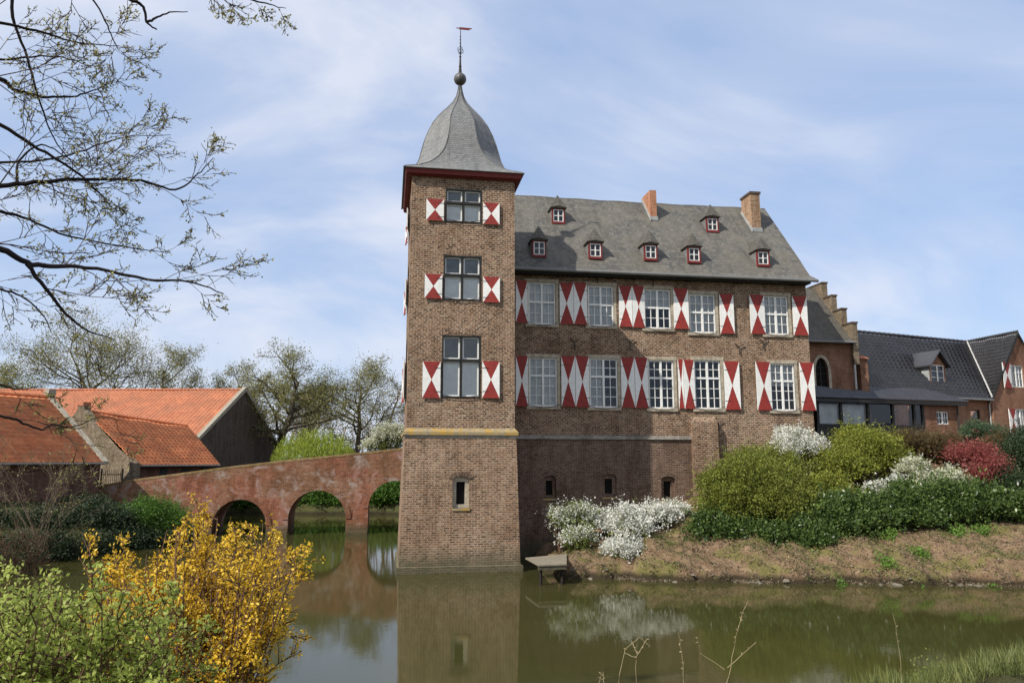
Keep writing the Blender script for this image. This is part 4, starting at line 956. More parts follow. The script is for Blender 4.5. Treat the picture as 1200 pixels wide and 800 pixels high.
# long pantiled barn
k = 60/54; E3 = P(252, 539, 60)
E3 = (P(229, 519, 60)[0], 60, P(229, 519, 60)[2]); t3 = (math.cos(R(-10)), math.sin(R(-10)))
R3 = on(286, 457, P(229, 519, 60), t3); wid3 = math.hypot(R3[0]-E3[0], R3[1]-E3[1])
b3, f3, z3, za3, zb3 = barn('long_barn', 'long barn with bright orange pantile roof and dark gable end behind the bridge', E3, -10, 24, wid3, R3[2]-E3[2], 0, 'brick_dark', 'pantile', 'pantile', 2.5, 72, 26, gable='brick_dark')
verge(b3, f3, 24.05, z3, zb3, wid3, 'verge', .34, .3)
mb = MB(); mb.fbox(f3, 21.6, 22.2, 3.4, 4.7, 0, .05); mb.build('door', M['blackwood'], b3)
mb = MB(); mb.tube([f3(23.9, z3-.1, .1), f3(23.9, 2.5, .1)], [.06, .06], 6); mb.build('downpipe', M['pipe'], b3)
# middle barn
E2 = P(157, 544.5, 50.5); a2 = R(45); t2 = (math.cos(a2), math.sin(a2)); n2 = (t2[1], -t2[0])
E2b = on(254, 545, E2, n2); L2 = math.hypot(E2b[0]-E2[0], E2b[1]-E2[1]); R2 = on(100, 482, E2, t2); wid2 = math.hypot(R2[0]-E2[0], R2[1]-E2[1])
R2b = on(220, 500, R2, n2); rl2 = math.hypot(R2b[0]-R2[0], R2b[1]-R2[1])
b2, f2, z2, za2, zb2 = barn('low_barn', 'low barn with rusty red tile roof and tall brick end wall, between two other barns', E2, 45, L2, wid2, R2[2]-E2[2], R2[2]-R2b[2], 'brick_barn', 'flat_tile', 'flat_tile', 2.5, 22, 15, lefty=True, rlen=rl2)
mb = MB()     # raised brick gable parapet, slightly bowed
prf = [(.55, z2-.4), (.5, z2+.12), (-wid2*.35, z2+(za2-z2)*.30), (-wid2*.7, z2+(za2-z2)*.68), (-wid2+.5, za2+.1), (-wid2+.45, za2+.38), (-wid2-.45, za2+.38), (-wid2-.5, za2+.1), (-wid2*1.4, z2+(za2-z2)*.62), (-2*wid2-.4, z2), (-2*wid2-.4, 0), (.55, 0)]
A = [f2(-.32, z, d) for d, z in prf]; B = [f2(.12, z, d) for d, z in prf]
mb.face(A[::-1]); mb.face(B)
for i in range(len(A)): j = (i+1) % len(A); mb.face([A[i], A[j], B[j], B[i]])
gp_ = mb.build('gable_parapet', M['brick_gable'], b2)
mb = MB(); mb.fbox(f2, -.36, .16, za2+.38, za2+.62, -wid2-.4, -wid2+.4); mb.build('cap', M['pantile'], gp_)
for u in (1.7, 3.2, 4.6): mb = MB(); mb.fbox(f2, u, u+.5, 3.1, 3.75, 0, .04); mb.build('window', M['blackwood'], b2)
# near barn at the left edge
E1 = P(118, 541.5, 44); a1 = R(50); t1 = (math.cos(a1), math.sin(a1)); R1 = on(57, 466, E1, t1); wid1 = math.hypot(R1[0]-E1[0], R1[1]-E1[1])
b1, f1, z1_, za1, zb1 = barn('waterside_barn', 'dark brick barn with orange tile roof at the left edge by the water', E1, 50, 22, wid1, R1[2]-E1[2], 0, 'brick_barn', 'flat_tile', 'flat_tile', 2.0, 60, 17)
verge(b1, f1, 22.05, z1_, zb1, wid1, 'verge', .3, .16)
mb = MB(); mb.fbox(f1, 21.85, 22.25, zb1+.05, zb1+.5, -wid1-.25, -wid1+.25); mb.build('ridge_stone', M['verge'], b1)
# iron gate between the barns
ga, gb = P(119, 572, 46.6), P(141, 570, 46.6)
gt = root('iron_gate', ((ga[0]+gb[0])/2, 46.6, ga[2]-.3), 'black wrought iron gate at the left end of the bridge', 'gate')
fg = frame((ga[0], 46.6), (1, 0)); W_ = gb[0]-ga[0]; zg = ga[2]
mb = MB(); mb.fbox(fg, 0, W_, zg, zg+.04, -.02, .02); mb.fbox(fg, 0, W_, zg+.75, zg+.79, -.02, .02); mb.build('rail', M['iron'], gt)
mb = MB()
for i in range(10): mb.tube([fg(W_*(i+.5)/10, zg-.1, 0), fg(W_*(i+.5)/10, zg+.95+.1*math.sin(math.pi*(i+.5)/10), 0)], [.015, .012], 4)
mb.build('bars', M['iron'], gt)
for u in (-.06, W_+.06): mb = MB(); mb.tube([fg(u, zg-1, 0), fg(u, zg+1.1, 0)], [.05, .05], 6); mb.build('post', M['iron'], gt)

# ================================================================== JETTY
jq = [PZ(631, 661.5, .7), PZ(664, 660.5, .7), PZ(664, 648.5, .7), PZ(615.5, 653, .7)]
jt = root('wooden_jetty', ((jq[0][0]+jq[2][0])/2, (jq[0][1]+jq[2][1])/2, 0), 'small weathered plank landing stage at the foot of the tower', 'jetty')
jq = [Vector(q) for q in jq]; mb = MB(); NP = 8
for i in range(NP):
    f0, f1 = i/NP, (i+.93)/NP; A, B, C2, D = jq[0].lerp(jq[3], f0), jq[1].lerp(jq[2], f0), jq[1].lerp(jq[2], f1), jq[0].lerp(jq[3], f1); dz = Vector((0, 0, .05))
    mb.hexa([A-dz, B-dz, C2-dz, D-dz, A, B, C2, D])
mb.build('deck', M['timber'], jt)
mb = MB(); o1, o2 = Vector((0, .03, -.052)), Vector((0, .12, -.052)); dn = Vector((0, 0, -.13)); A, B = jq[0], jq[1]
mb.hexa([A+o1+dn, B+o1+dn, B+o2+dn, A+o2+dn, A+o1, B+o1, B+o2, A+o2]); mb.build('beam', M['bark'], jt)
for f_ in (.12, .88): q = jq[0].lerp(jq[1], f_); mb = MB(); mb.tube([(q.x, q.y+.2, -1), (q.x, q.y+.2, .56)], [.06, .06], 6); mb.build('post', M['bark_dark'], jt)

# ================================================================== ROCKS
def rock_mesh(seed):
    r = random.Random(seed); mb = MB(); K1, K2 = 5, 8
    V = []
    for i in range(K1+1):
        for j in range(K2):
            th = math.pi*i/K1; ph = 2*math.pi*j/K2; v = Vector((math.sin(th)*math.cos(ph), math.sin(th)*math.sin(ph), math.cos(th)))
            k = 1+.35*mnoise.noise(v*1.6+Vector((seed*3.1, 0, 0))); V.append((v.x*k, v.y*k*.8, v.z*k*.55))
    for i in range(K1):
        for j in range(K2): mb.face([V[i*K2+j], V[(i+1)*K2+j], V[(i+1)*K2+(j+1) % K2], V[i*K2+(j+1) % K2]])
    return mb
protos = []
for s in range(4):
    me = rock_mesh(s).build('shore_stone', M['rock']); C.objects.unlink(me); protos.append(me)
rk = random.Random(11); shore = [(p[0], p[1]) for p in isl]
for i in range(44):
    f_ = rk.random()**.8*(len(shore)-1); k = int(f_); q = f_-k; x = shore[k][0]*(1-q)+shore[k+1][0]*q; y = shore[k][1]*(1-q)+shore[k+1][1]*q+rk.uniform(-.12, .06)
    o = protos[i % 4].copy(); C.objects.link(o); s = rk.uniform(.035, .1)*(1.5 if rk.random() < .15 else 1); o.scale = (s*1.5, s, s); o.rotation_euler = (rk.uniform(-.2, .2), rk.uniform(-.2, .2), rk.uniform(0, 6)); o.location = (x, y, max(.0, gz(x, y))-s*.05)
    tag(o, 'small grey brown stone at the waterline of the right bank', 'stone', 'stones along the waterline of the right bank')

# ================================================================== TREES
def grow(rg, p, d, Ln, r, lev, maxlev, out, tips, up=.08, wander=.22, nchild=(5, 6, 5, 4), ratio=.6, spread=.85, start=.3):
    n = max(3, int(4+Ln*.6)) if lev < 2 else 4
    pts = [Vector(p)]; rad = [r]; d = Vector(d).normalized(); st = Ln/n
    for i in range(n):
        d = (d+Vector((rg.gauss(0, 1), rg.gauss(0, 1), rg.gauss(0, .8)))*wander*(.6 if lev == 0 else 1)+Vector((0, 0, up))).normalized()
        pts.append(pts[-1]+d*st); rad.append(r*(1-(i+1)/n*.72))
    out.append((pts, rad, lev))
    if lev >= maxlev: tips.append(pts); return
    nc = nchild[min(lev, len(nchild)-1)]
    for c_ in range(nc):
        f_ = start+(1-start)*(c_+rg.random())/nc; i = min(int(f_*n), n-1); q = f_*n-i
        b = pts[i].lerp(pts[i+1], q); dd = (pts[i+1]-pts[i]).normalized()
        rv = Vector((rg.gauss(0, 1), rg.gauss(0, 1), rg.gauss(0, 1)*.7)); rv = (rv-dd*rv.dot(dd)).normalized()
        nd = (dd*(1-spread*.45)+rv*spread).normalized()
        L2_ = Ln*ratio*(1.15-.55*f_)*rg.uniform(.75, 1.2)
        grow(rg, b, nd, L2_, max(r*(.5 if lev else .42)*(1-.5*f_), .006), lev+1, maxlev, out, tips, up, wander, nchild, ratio, spread, .2)
def build_branches(name, out, mat, parent, minlev=0, maxlev=9, kbase=7, rmin=0.0):
    mb = MB()
    for pts, rad, lev in out:
        if minlev <= lev <= maxlev: mb.tube(pts, [max(x, rmin) for x in rad], max(3, kbase-2*lev), cap=False)
    return mb.build(name, mat, parent, True)
def leaves_on(tips, rg, per, size, spread, name, mat, parent, aspect=.6, droop=0.0, frac=1.0):
    c, d = [], []
    for pts in tips:
        for _ in range(per):
            if rg.random() > frac: continue
            i = rg.randrange(0, len(pts)-1); q = rg.random(); b = pts[i].lerp(pts[i+1], q)
            c.append((b.x+rg.gauss(0, spread), b.y+rg.gauss(0, spread), b.z+rg.gauss(0, spread)-abs(rg.gauss(0, droop)))); d.append((rg.gauss(0, 1), rg.gauss(0, 1), rg.gauss(.2, 1)))
    s = np.array([size*rg.uniform(.6, 1.3) for _ in c]); return leafmesh(name, np.array(c), np.array(d), s, s*aspect, mat, parent, seed=len(c))
def tree(name, label, base, hgt, trunk_r, seed, leaf, per, lsize, lspread, lim=6, lean=(0, 0), nchild=(9, 6, 5, 4), tl=.62, ratio=.55, barkm='bark', spread=.9, startf=.35, group='trees beyond the moat', rmin=.014, wander=.2, cat='tree', crown_up=.06, maxlev=3, aspect=.6, wid=None):
    rg = random.Random(seed); b = Vector(base); rt = root(name, tuple(b), label, cat, group)
    out, tips = [], []
    grow(rg, b-Vector((0, 0, .4)), (lean[0], lean[1], 1), hgt*tl, trunk_r, 0, maxlev, out, tips, crown_up, wander, nchild, ratio*1.0/tl*.62, spread, startf)
    mz = max(p_.z for pts in tips for p_ in pts)-b.z; ks = hgt/mz
    xs_ = sorted(abs(p_.x-b.x) for pts in tips for p_ in pts); kx = (wid/2)/(xs_[int(len(xs_)*.97)]) if wid else ks
    for pts, rad, lev in out:
        for p_ in pts: p_.x = b.x+(p_.x-b.x)*kx; p_.y = b.y+(p_.y-b.y)*kx; p_.z = b.z+(p_.z-b.z)*ks
    build_branches('trunk', out, M[barkm], rt, 0, 1, 9); 
    cr = build_branches('crown', out, M[barkm], rt, 2, 9, 8, rmin)
    leaves_on(tips, rg, per, lsize, lspread, 'foliage', L[leaf], cr, aspect)
    return rt
def gtop(px, ytop, Y): return P(px, ytop, Y)[2]
def tbase(px, Y): x = P(px, 540, Y)[0]; return (x, Y, gz(x, Y))
def mk(name, label, px, Y, ytop, **kw):
    b = tbase(px, Y); return tree(name, label, b, gtop(px, ytop, Y)-b[2], **kw)
mk('tree', 'low hazy budding tree rising over the middle of the long orange roof', 205, 90, 405, wid=10, trunk_r=.26, seed=61, leaf='bud2', per=22, lsize=.16, lspread=.36, tl=.6, ratio=.52, nchild=(10, 7, 6, 4), startf=.3)
mk('tree', 'wide crowned budding tree behind the orange barn roof at far left', 135, 84, 362, wid=17, trunk_r=.36, seed=5, leaf='bud2', per=28, lsize=.16, lspread=.4, tl=.55, ratio=.62, nchild=(13, 8, 7, 4), startf=.35)
mk('tree', 'tall budding tree with thick dark trunk right beside the dark barn gable', 314, 72, 392, wid=12.5, trunk_r=.5, seed=8, leaf='bud2', per=22, lsize=.15, lspread=.36, tl=.66, ratio=.5, nchild=(18, 8, 7, 4), startf=.32)
mk('tree', 'forked bare budding tree between the willow and the tower', 416, 76, 408, wid=10.5, trunk_r=.32, seed=21, leaf='bud2', per=17, lsize=.14, lspread=.34, tl=.6, ratio=.55, nchild=(15, 8, 7, 4), startf=.34)
mk('tree', 'smaller hazy budding tree between the orange roofed barn and the thick trunk', 256, 92, 422, wid=9, trunk_r=.3, seed=31, leaf='bud2', per=20, lsize=.17, lspread=.3, tl=.6, ratio=.55, nchild=(9, 6, 6, 4), startf=.3)
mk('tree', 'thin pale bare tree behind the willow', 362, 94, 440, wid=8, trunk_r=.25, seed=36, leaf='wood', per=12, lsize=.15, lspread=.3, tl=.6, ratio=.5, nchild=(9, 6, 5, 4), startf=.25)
mk('tree', 'budding tree behind the far left barn roof, mostly hidden by near branches', 20, 88, 424, wid=9, trunk_r=.35, seed=44, leaf='bud2', per=22, lsize=.17, lspread=.34, tl=.6, ratio=.5, nchild=(9, 7, 6, 4), startf=.3)
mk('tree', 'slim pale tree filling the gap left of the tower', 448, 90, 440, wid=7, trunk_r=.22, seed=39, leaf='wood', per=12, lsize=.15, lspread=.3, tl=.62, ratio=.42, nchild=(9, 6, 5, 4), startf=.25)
# willow
def weeping(name, label, base, h, rad, seed, leaf, cat='tree'):
    rg = random.Random(seed); b = Vector(base); rt = root(name, base, label, cat); out, tips = [], []
    grow(rg, b-Vector((0, 0, .3)), (0, 0, 1), h*.6, .3, 0, 1, out, tips, .05, .2, (14,), .75, .9, .35)
    build_branches('trunk', out, M['bark'], rt, 0, 1, 8)
    c, d = [], []
    for k in range(620):
        an_ = rg.uniform(0, 6.283); rr = rad*math.sqrt(rg.random()); top_ = h*(.62+.38*math.sqrt(max(0, 1-(rr/rad)**2)))*rg.uniform(.82, 1.03); ln = rg.uniform(.35, .8)*top_
        x = b.x+rr*math.cos(an_); y = b.y+rr*math.sin(an_)
        for j in range(int(ln*9)):
            z = top_-j/9; c.append((x+rg.gauss(0, .06)+math.cos(an_)*j*.012, y+rg.gauss(0, .06)+math.sin(an_)*j*.012, b.z+z+rg.gauss(0, .05))); d.append((rg.gauss(0, .35), rg.gauss(0, .35), -1))
    leafmesh('foliage', np.array(c), np.array(d), .26, .05, L[leaf], rt, seed); return rt
bw0 = tbase(368, 66); weeping('weeping_willow', 'bright yellow green weeping willow behind the bridge', bw0, gtop(368, 500, 66)-bw0[2], 3.4, 4, 'willow')

def shrub(name, label, lobes, leaf, dens=260, lsize=.07, spray=.28, per=8, blossom=None, bfrac=.5, bsize=.06, seed=1, cat='shrub', group=None, aspect=.5, upw=.45, core='twig_brown', greenbelow=False, coresc=.72, jitter=.12, clump=1.0):
    rgn = np.random.default_rng(seed); bx_ = np.mean([l[0] for l in lobes]); by_ = np.mean([l[1] for l in lobes]); bz_ = min(gz(l[0], l[1]) for l in lobes)
    rt = root(name, (float(bx_), float(by_), float(bz_)), label, cat, group)
    CL, DL, CB, DB = [], [], [], []
    sub = []
    for (x, y, z, rx, ry_, rz) in lobes:
        sub.append((x, y, z, rx*.78, ry_*.78, rz*.78)); nsb = int(7+5*clump*min(rx, 2.2))
        for _ in range(nsb):
            v = rgn.normal(size=3); v /= np.linalg.norm(v); v[2] = abs(v[2])*1.0-.25; v[1] = -abs(v[1]) if rgn.random() < .6 else v[1]
            q = rgn.uniform(.22, .42)*clump; rr_ = q*(rx*ry_*rz)**(1/3)*1.15; k_ = rgn.uniform(.62, 1.0)
            sub.append((x+v[0]*rx*k_, y+v[1]*ry_*k_, z+v[2]*rz*k_, rr_*rgn.uniform(.9, 1.5), rr_, rr_*rgn.uniform(.6, 1.0)))
    for (x, y, z, rx, ry_, rz) in sub:
        area = .62*4*math.pi*((rx*ry_)**1.6/3+(rx*rz)**1.6/3+(ry_*rz)**1.6/3)**(1/1.6); n = int(area*dens/per)+20
        v = rgn.normal(size=(n, 3)); v /= np.linalg.norm(v, axis=1, keepdims=True); v[:, 2] = np.where(v[:, 2] < -.35, -v[:, 2], v[:, 2])
        ph = rgn.uniform(0, 6, 6); fx = 2.2/max(.6, min(rx, rz))*1.3
        P3 = v*np.array([rx, ry_, rz]); bump = .5*np.sin(P3[:, 0]*fx*2+ph[0])*np.sin(P3[:, 2]*fx*2+ph[1])+.5*np.sin(P3[:, 1]*fx*2.3+ph[2]+P3[:, 0]*fx)
        bump2 = np.sin(P3[:, 0]*fx*5+ph[3])*np.sin(P3[:, 2]*fx*5.5+ph[4])*np.sin(P3[:, 1]*fx*5+ph[5])
        k = (1+jitter*bump+.12*bump2+.08*rgn.normal(size=n))*(1-.35*rgn.random(n)**2.2)
        c = np.array([x, y, z])+P3*k[:, None]
        nrm = v/np.array([rx, ry_, rz]); nrm /= np.linalg.norm(nrm, axis=1, keepdims=True)
        axd = nrm*.75+np.array([0, 0, upw])+rgn.normal(size=(n, 3))*.35; axd /= np.linalg.norm(axd, axis=1, keepdims=True)
        s = rgn.random((n, per)); ln = spray*(.5+.8*rgn.random((n, 1, 1))+1.1*(rgn.random((n, 1, 1)) < .09))
        pts = c[:, None, :]+axd[:, None, :]*s[..., None]*ln+rgn.normal(size=(n, per, 3))*spray*.16
        dd = axd[:, None, :]*.8+rgn.normal(size=(n, per, 3))*.6
        isb = (rgn.random(n) < bfrac) if blossom else np.zeros(n, bool)
        if greenbelow: isb &= (v[:, 2] > -.1)
        CL.append(pts[~isb].reshape(-1, 3)); DL.append(dd[~isb].reshape(-1, 3)); CB.append(pts[isb].reshape(-1, 3)); DB.append(dd[isb].reshape(-1, 3))
    c = np.concatenate(CL); d = np.concatenate(DL); s = lsize*(.6+.8*rgn.random(len(c)))
    if len(c): leafmesh('foliage', c, d, s, s*aspect, L[leaf], rt, seed)
    if blossom:
        c = np.concatenate(CB); d = np.concatenate(DB); s = bsize*(.6+.8*rgn.random(len(c))); leafmesh('blossom', c, d, s, s*.9, L[blossom], rt, seed+1)
    mb = MB(); rr = random.Random(seed)
    for (x, y, z, rx, ry_, rz) in lobes:
        g0 = gz(x, y)
        for i in range(16):
            th = rr.uniform(0, 6.28); q = rr.uniform(.3, .85); zz_ = z+rz*rr.uniform(.0, .8)
            mb.tube([(x+rr.uniform(-.1, .1)*rx, y+rr.uniform(-.1, .1)*ry_, g0-.1), (x+rx*q*.5*math.cos(th), y+ry_*q*.5*math.sin(th), (g0+zz_)/2), (x+rx*q*math.cos(th), y+ry_*q*math.sin(th), zz_)], [.03, .022, .01], 4, cap=False)
    mb.build('stems', M[core], rt)
    # inner leaf mass so that the bush is dense inside
    ci, di = [], []
    for (x, y, z, rx, ry_, rz) in lobes:
        n = int(rx*ry_*rz*900*coresc)+60; v = rgn.normal(size=(n, 3)); v /= np.linalg.norm(v, axis=1, keepdims=True); v *= (rgn.random((n, 1))**(1/3))*.85
        ci.append(np.array([x, y, z])+v*np.array([rx, ry_, rz])); di.append(rgn.normal(size=(n, 3)))
    leafmesh('inner_foliage', np.concatenate(ci), np.concatenate(di), .2, .14, L[leaf], rt, seed+3)
    return rt
def lobe(px, py, Y, rpx, rpy, ry_=None):
    """ellipsoid centred at a picture position at real distance Y; radii given in picture units of that distance"""
    p_ = P(px, py, Y); s = Y/F*1.01; return (p_[0], p_[1], p_[2], rpx*s, (ry_ or rpx*s*.8), rpy*s)
# --- shrubs on the right bank (front to back)
shrub('spirea_bush', 'arching white flowering bush hanging over the bank beside the jetty', [lobe(735, 622, 29.6, 28, 26), lobe(766, 607, 30.4, 26, 14), lobe(793, 600, 31, 13, 8), lobe(730, 648, 28.7, 22, 17), lobe(712, 612, 30.4, 16, 14)], 'spirea', 420, .06, .3, 9, 'white', .86, .07, 3, upw=.15)
shrub('spirea_bush', 'pale green bush with scattered white flowers, left neighbour of the white one', [lobe(680, 612, 30.4, 24, 19), lobe(656, 608, 30.6, 13, 11), lobe(676, 634, 29.6, 18, 14)], 'spirea', 420, .06, .3, 9, 'white', .42, .06, 4, upw=.2)
shrub('yew_bush', 'large rounded olive green bush, leftmost beside the buttress', [lobe(880, 588, 30.5, 50, 42), lobe(850, 603, 29.8, 28, 30), lobe(915, 602, 29.5, 36, 34), lobe(890, 560, 31.5, 40, 27), lobe(845, 575, 30.6, 20, 20)], 'olive', 250, .09, .42, 11, coresc=.35, seed=5, upw=.1, jitter=.3, clump=1.5)
shrub('yew_bush', 'rounded yellow green bush in front of the conservatory glass', [lobe(1008, 536, 32.5, 38, 24), lobe(983, 552, 31.5, 30, 20), lobe(1035, 548, 32, 20, 20), lobe(968, 577, 30.5, 28, 16), lobe(1000, 520, 33, 24, 12)], 'lime', 250, .09, .42, 11, coresc=.35, seed=6, upw=.15, jitter=.3, clump=1.4)
rl = random.Random(4); lob = []
for px, py in ((870, 632), (905, 635), (940, 632), (975, 622), (1010, 625), (1050, 612), (1085, 612), (1120, 602), (1155, 605), (1190, 602), (1225, 600), (985, 605), (1060, 592), (1110, 590), (960, 640), (1020, 600), (1150, 595), (840, 625)):
    lob.append(lobe(px, py, 28.6-(px-870)*.0075+(640-py)*.03, rl.uniform(22, 30), rl.uniform(16, 24)))
shrub('laurel_hedge', 'long low dark green glossy laurel planting along the top of the bank', lob, 'laurel', 210, .14, .36, 9, coresc=.4, seed=7, cat='hedge', clump=1.4, aspect=.45, upw=.6)
shrub('blossom_bush', 'round white flowering bush against the brick wall behind the olive bush', [lobe(934, 524, 33.0, 29, 21), lobe(920, 533, 32.6, 16, 12)], 'spirea', 480, .055, .26, 9, 'white', .85, .062, 9, upw=.2)
shrub('blossom_bush', 'low white flowering bush in the middle of the green shrubs', [lobe(1030, 575, 29.6, 26, 9), lobe(1050, 570, 29.8, 12, 8)], 'spirea', 480, .055, .2, 9, 'white', .85, .06, 10, upw=.3)
shrub('blossom_bush', 'cream flowering bush below the red leaved shrub', [lobe(1095, 566, 30.2, 36, 15), lobe(1070, 552, 30.8, 22, 15), lobe(1062, 560, 30.8, 18, 14)], 'spirea', 440, .055, .24, 9, 'cream', .55, .06, 12, upw=.3)
shrub('brown_hedge', 'clipped brown budding hedge in front of the black roofed wing', [lobe(1080, 526, 33.6, 36, 24), lobe(1110, 528, 33.2, 26, 22), lobe(1052, 528, 34, 26, 22)], 'brown', 440, .05, .22, 9, seed=13, upw=.6, cat='hedge')
shrub('red_bush', 'loose red leaved shrub', [lobe(1142, 543, 30.5, 24, 17), lobe(1160, 552, 30.0, 18, 17), lobe(1124, 537, 31, 13, 11), lobe(1148, 564, 29.8, 16, 12)], 'redleaf', 60, .08, .45, 8, seed=14, upw=.7, jitter=.35, coresc=.12, clump=1.4)
shrub('conifer_bush', 'dark evergreen shrub at the right edge of the picture', [lobe(1196, 545, 31, 34, 42), lobe(1180, 575, 29.6, 26, 24), lobe(1215, 530, 32, 36, 36)], 'conifer', 420, .1, .4, 9, seed=15, upw=.4, aspect=.35)
shrub('juniper_bush', 'blue green evergreen shrub below the cross gable', [lobe(1140, 510, 34.5, 20, 14), lobe(1160, 512, 34.5, 18, 15), lobe(1165, 522, 34, 16, 12)], 'bluegreen', 420, .08, .3, 8, seed=16, upw=.5, aspect=.35)
shrub('brown_bush', 'olive brown loose shrub left of the dark evergreen', [lobe(1168, 527, 32.5, 28, 20)], 'brown', 300, .07, .3, 8, seed=17)
# --- left bank shrubs
shrub('fern_bush', 'bright green feathery shrub at the left foot of the bridge', [lobe(180, 612, 42.5, 30, 19), lobe(162, 608, 42.6, 16, 14), lobe(200, 625, 42.4, 16, 10)], 'bright', 300, .11, .5, 9, seed=18, upw=.0, aspect=.4)
shrub('bank_bush', 'dark green shrubbery below the waterside barn', [lobe(118, 620, 41.0, 34, 24), lobe(70, 620, 39.8, 36, 18), lobe(25, 628, 38.4, 36, 18), lobe(-20, 625, 37.4, 36, 20), lobe(100, 600, 42.2, 26, 12), lobe(150, 642, 40.5, 30, 12), lobe(200, 634, 42.0, 24, 9), lobe(105, 646, 38.6, 40, 12), lobe(50, 650, 36.6, 40, 14), lobe(0, 655, 35.5, 40, 14)], 'conifer', 300, .12, .45, 9, seed=19, upw=.1, aspect=.4, cat='hedge')
shrub('bank_bush', 'green bush on the far bank seen through the right bridge arch', [lobe(452, 584, 63.5, 26, 17), lobe(425, 582, 64.5, 20, 16)], 'bright', 110, .2, .6, 8, seed=20)
shrub('bank_bush', 'olive bush on the far bank seen through the middle bridge arch', [lobe(368, 585, 65.5, 30, 17), lobe(395, 590, 65, 26, 14), lobe(335, 588, 65.5, 24, 14), lobe(285, 590, 65.5, 30, 14)], 'bright', 110, .2, .6, 8, seed=24)
shrub('blossom_bush', 'white blossoming bush above the bridge next to the tower', [lobe(458, 516, 64, 20, 18), lobe(440, 524, 65, 12, 10)], 'spirea', 200, .1, .4, 8, 'cream', .8, .1, 22)
bb = tbase(463, 64.5)
tree('cherry_tree', 'thin pink blossoming tree close to the left side of the tower', bb, gtop(463, 425, 64.5)-bb[2], .14, 23, 'pink', 9, .14, .16, nchild=(8, 6, 4), tl=.8, ratio=.24, group=None, maxlev=2, startf=.3)
# far wood stuff
rg = random.Random(50); tips = []; out = []
for i in range(44):
    x_ = rg.uniform(-62, 22); y_ = rg.uniform(100, 125); b = Vector((x_, y_, 3.2)); grow(rg, b, (0, 0, 1), rg.uniform(6, 9.5), .16, 0, 2, out, tips, .06, .18, (9, 5), .5, .8, .15)
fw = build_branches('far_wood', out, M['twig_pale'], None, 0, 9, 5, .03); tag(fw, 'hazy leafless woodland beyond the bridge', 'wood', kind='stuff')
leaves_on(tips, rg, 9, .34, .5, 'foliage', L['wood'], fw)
sh = []
for i in range(26): sh.append((rg.uniform(-60, 14), rg.uniform(84, 92), 4.2, rg.uniform(2, 3.4), 1.6, rg.uniform(1.3, 2.4)))
c_, d_ = [], []
for (x, y, z, rx, ry_, rz) in sh:
    for k in range(420): v = Vector((rg.gauss(0, 1), rg.gauss(0, 1), rg.gauss(0, 1))).normalized()*rg.uniform(.6, 1); c_.append((x+v.x*rx, y+v.y*ry_, z+v.z*rz)); d_.append((rg.gauss(0, 1), rg.gauss(0, 1), rg.gauss(0, 1)))
tag(leafmesh('undergrowth', np.array(c_), np.array(d_), .42, .3, L['ivy'], None, 3), 'brownish undergrowth along the far bank', 'undergrowth', kind='stuff')

# ================================================================== NEAR TREE (branches reaching in from the left)
rg = random.Random(77)
tb = (-11.5, 7.5); tzb = gz(*tb)
nt = root('overhanging_tree', (tb[0], tb[1], tzb), 'big near tree whose dark budding branches reach in across the upper left sky', 'tree')
out, tips = [], []
trunk = [Vector((tb[0], tb[1], tzb-.3)), Vector((tb[0]+.1, tb[1]+.1, 5)), Vector((tb[0]-.1, tb[1]+.3, 8)), Vector((tb[0]+.2, tb[1]+.2, 11)), Vector((tb[0], tb[1], 14))]
out.append((trunk, [.42, .36, .3, .24, .15], 0))
def limb(path, Y0, Y1, r0, r1, zt, sub=7, L1=1.0):
    n = len(path); pts = [P(x, y, Y0+(Y1-Y0)*i/(n-1)) for i, (x, y) in enumerate(path)]
    pts = [Vector(p_) for p_ in pts]
    fine = []
    ext = [pts[0]*2-pts[1]]+pts+[pts[-1]*2-pts[-2]]
    for i in range(1, len(ext)-2):
        q0, q1, q2, q3 = ext[i-1:i+3]
        for k in range(5):
            u = k/5; fine.append(.5*(2*q1+(q2-q0)*u+(2*q0-5*q1+4*q2-q3)*u*u+(3*q1-q0-3*q2+q3)*u**3)+Vector((rg.gauss(0, .004), rg.gauss(0, .004), rg.gauss(0, .005))))
    fine.append(pts[-1]); N = len(fine); rad = [(r0+(r1-r0)*i/(N-1))*.78 for i in range(N)]
    if zt is not None:
        s = Vector((tb[0], tb[1]+.2, zt)); mid = s.lerp(fine[0], .5)+Vector((0, 0, -.12)); full_ = [s, mid]+fine; rad = [r0*1.6, r0*1.25]+rad
    else: full_ = fine
    out.append((full_, rad, 0))
    ln = sum((b_-a_).length for a_, b_ in zip(fine, fine[1:]))
    for k in range(int(ln*sub*.62)):
        f_ = rg.random()**.8; i = min(int(f_*(N-1)), N-2); b = fine[i].lerp(fine[i+1], rg.random()); dd = (fine[i+1]-fine[i]).normalized()
        rv = Vector((rg.gauss(0, .6), rg.gauss(0, .6), rg.gauss(0, 1))); rv = (rv-dd*rv.dot(dd)).normalized(); nd = dd*.75+rv*.75+Vector((.15, 0, .02))
        grow(rg, b, nd, L1*rg.uniform(.5, 1.2)*(1.1-.5*f_), max(.0035, (r0+(r1-r0)*f_)*.26), 1, 3, out, tips, .015, .13, (0, 5, 4), .52, .62)
limb([(-60, 283), (0, 292), (31, 308), (65, 312), (100, 313), (173, 327), (220, 330), (262, 344)], 8.2, 9.4, .05, .008, 6.6, 6)
limb([(31, 309), (58, 344), (82, 372), (105, 388), (135, 398)], 8.4, 9.0, .03, .006, None, 5, .8)
limb([(-60, 228), (0, 218), (50, 213), (105, 210), (165, 212), (205, 222), (232, 205), (250, 185)], 8.6, 10.2, .04, .006, 7.6, 6)
limb([(-60, 120), (0, 147), (45, 174), (90, 202), (115, 225), (130, 243)], 8.8, 9.8, .036, .006, 8.9, 6)
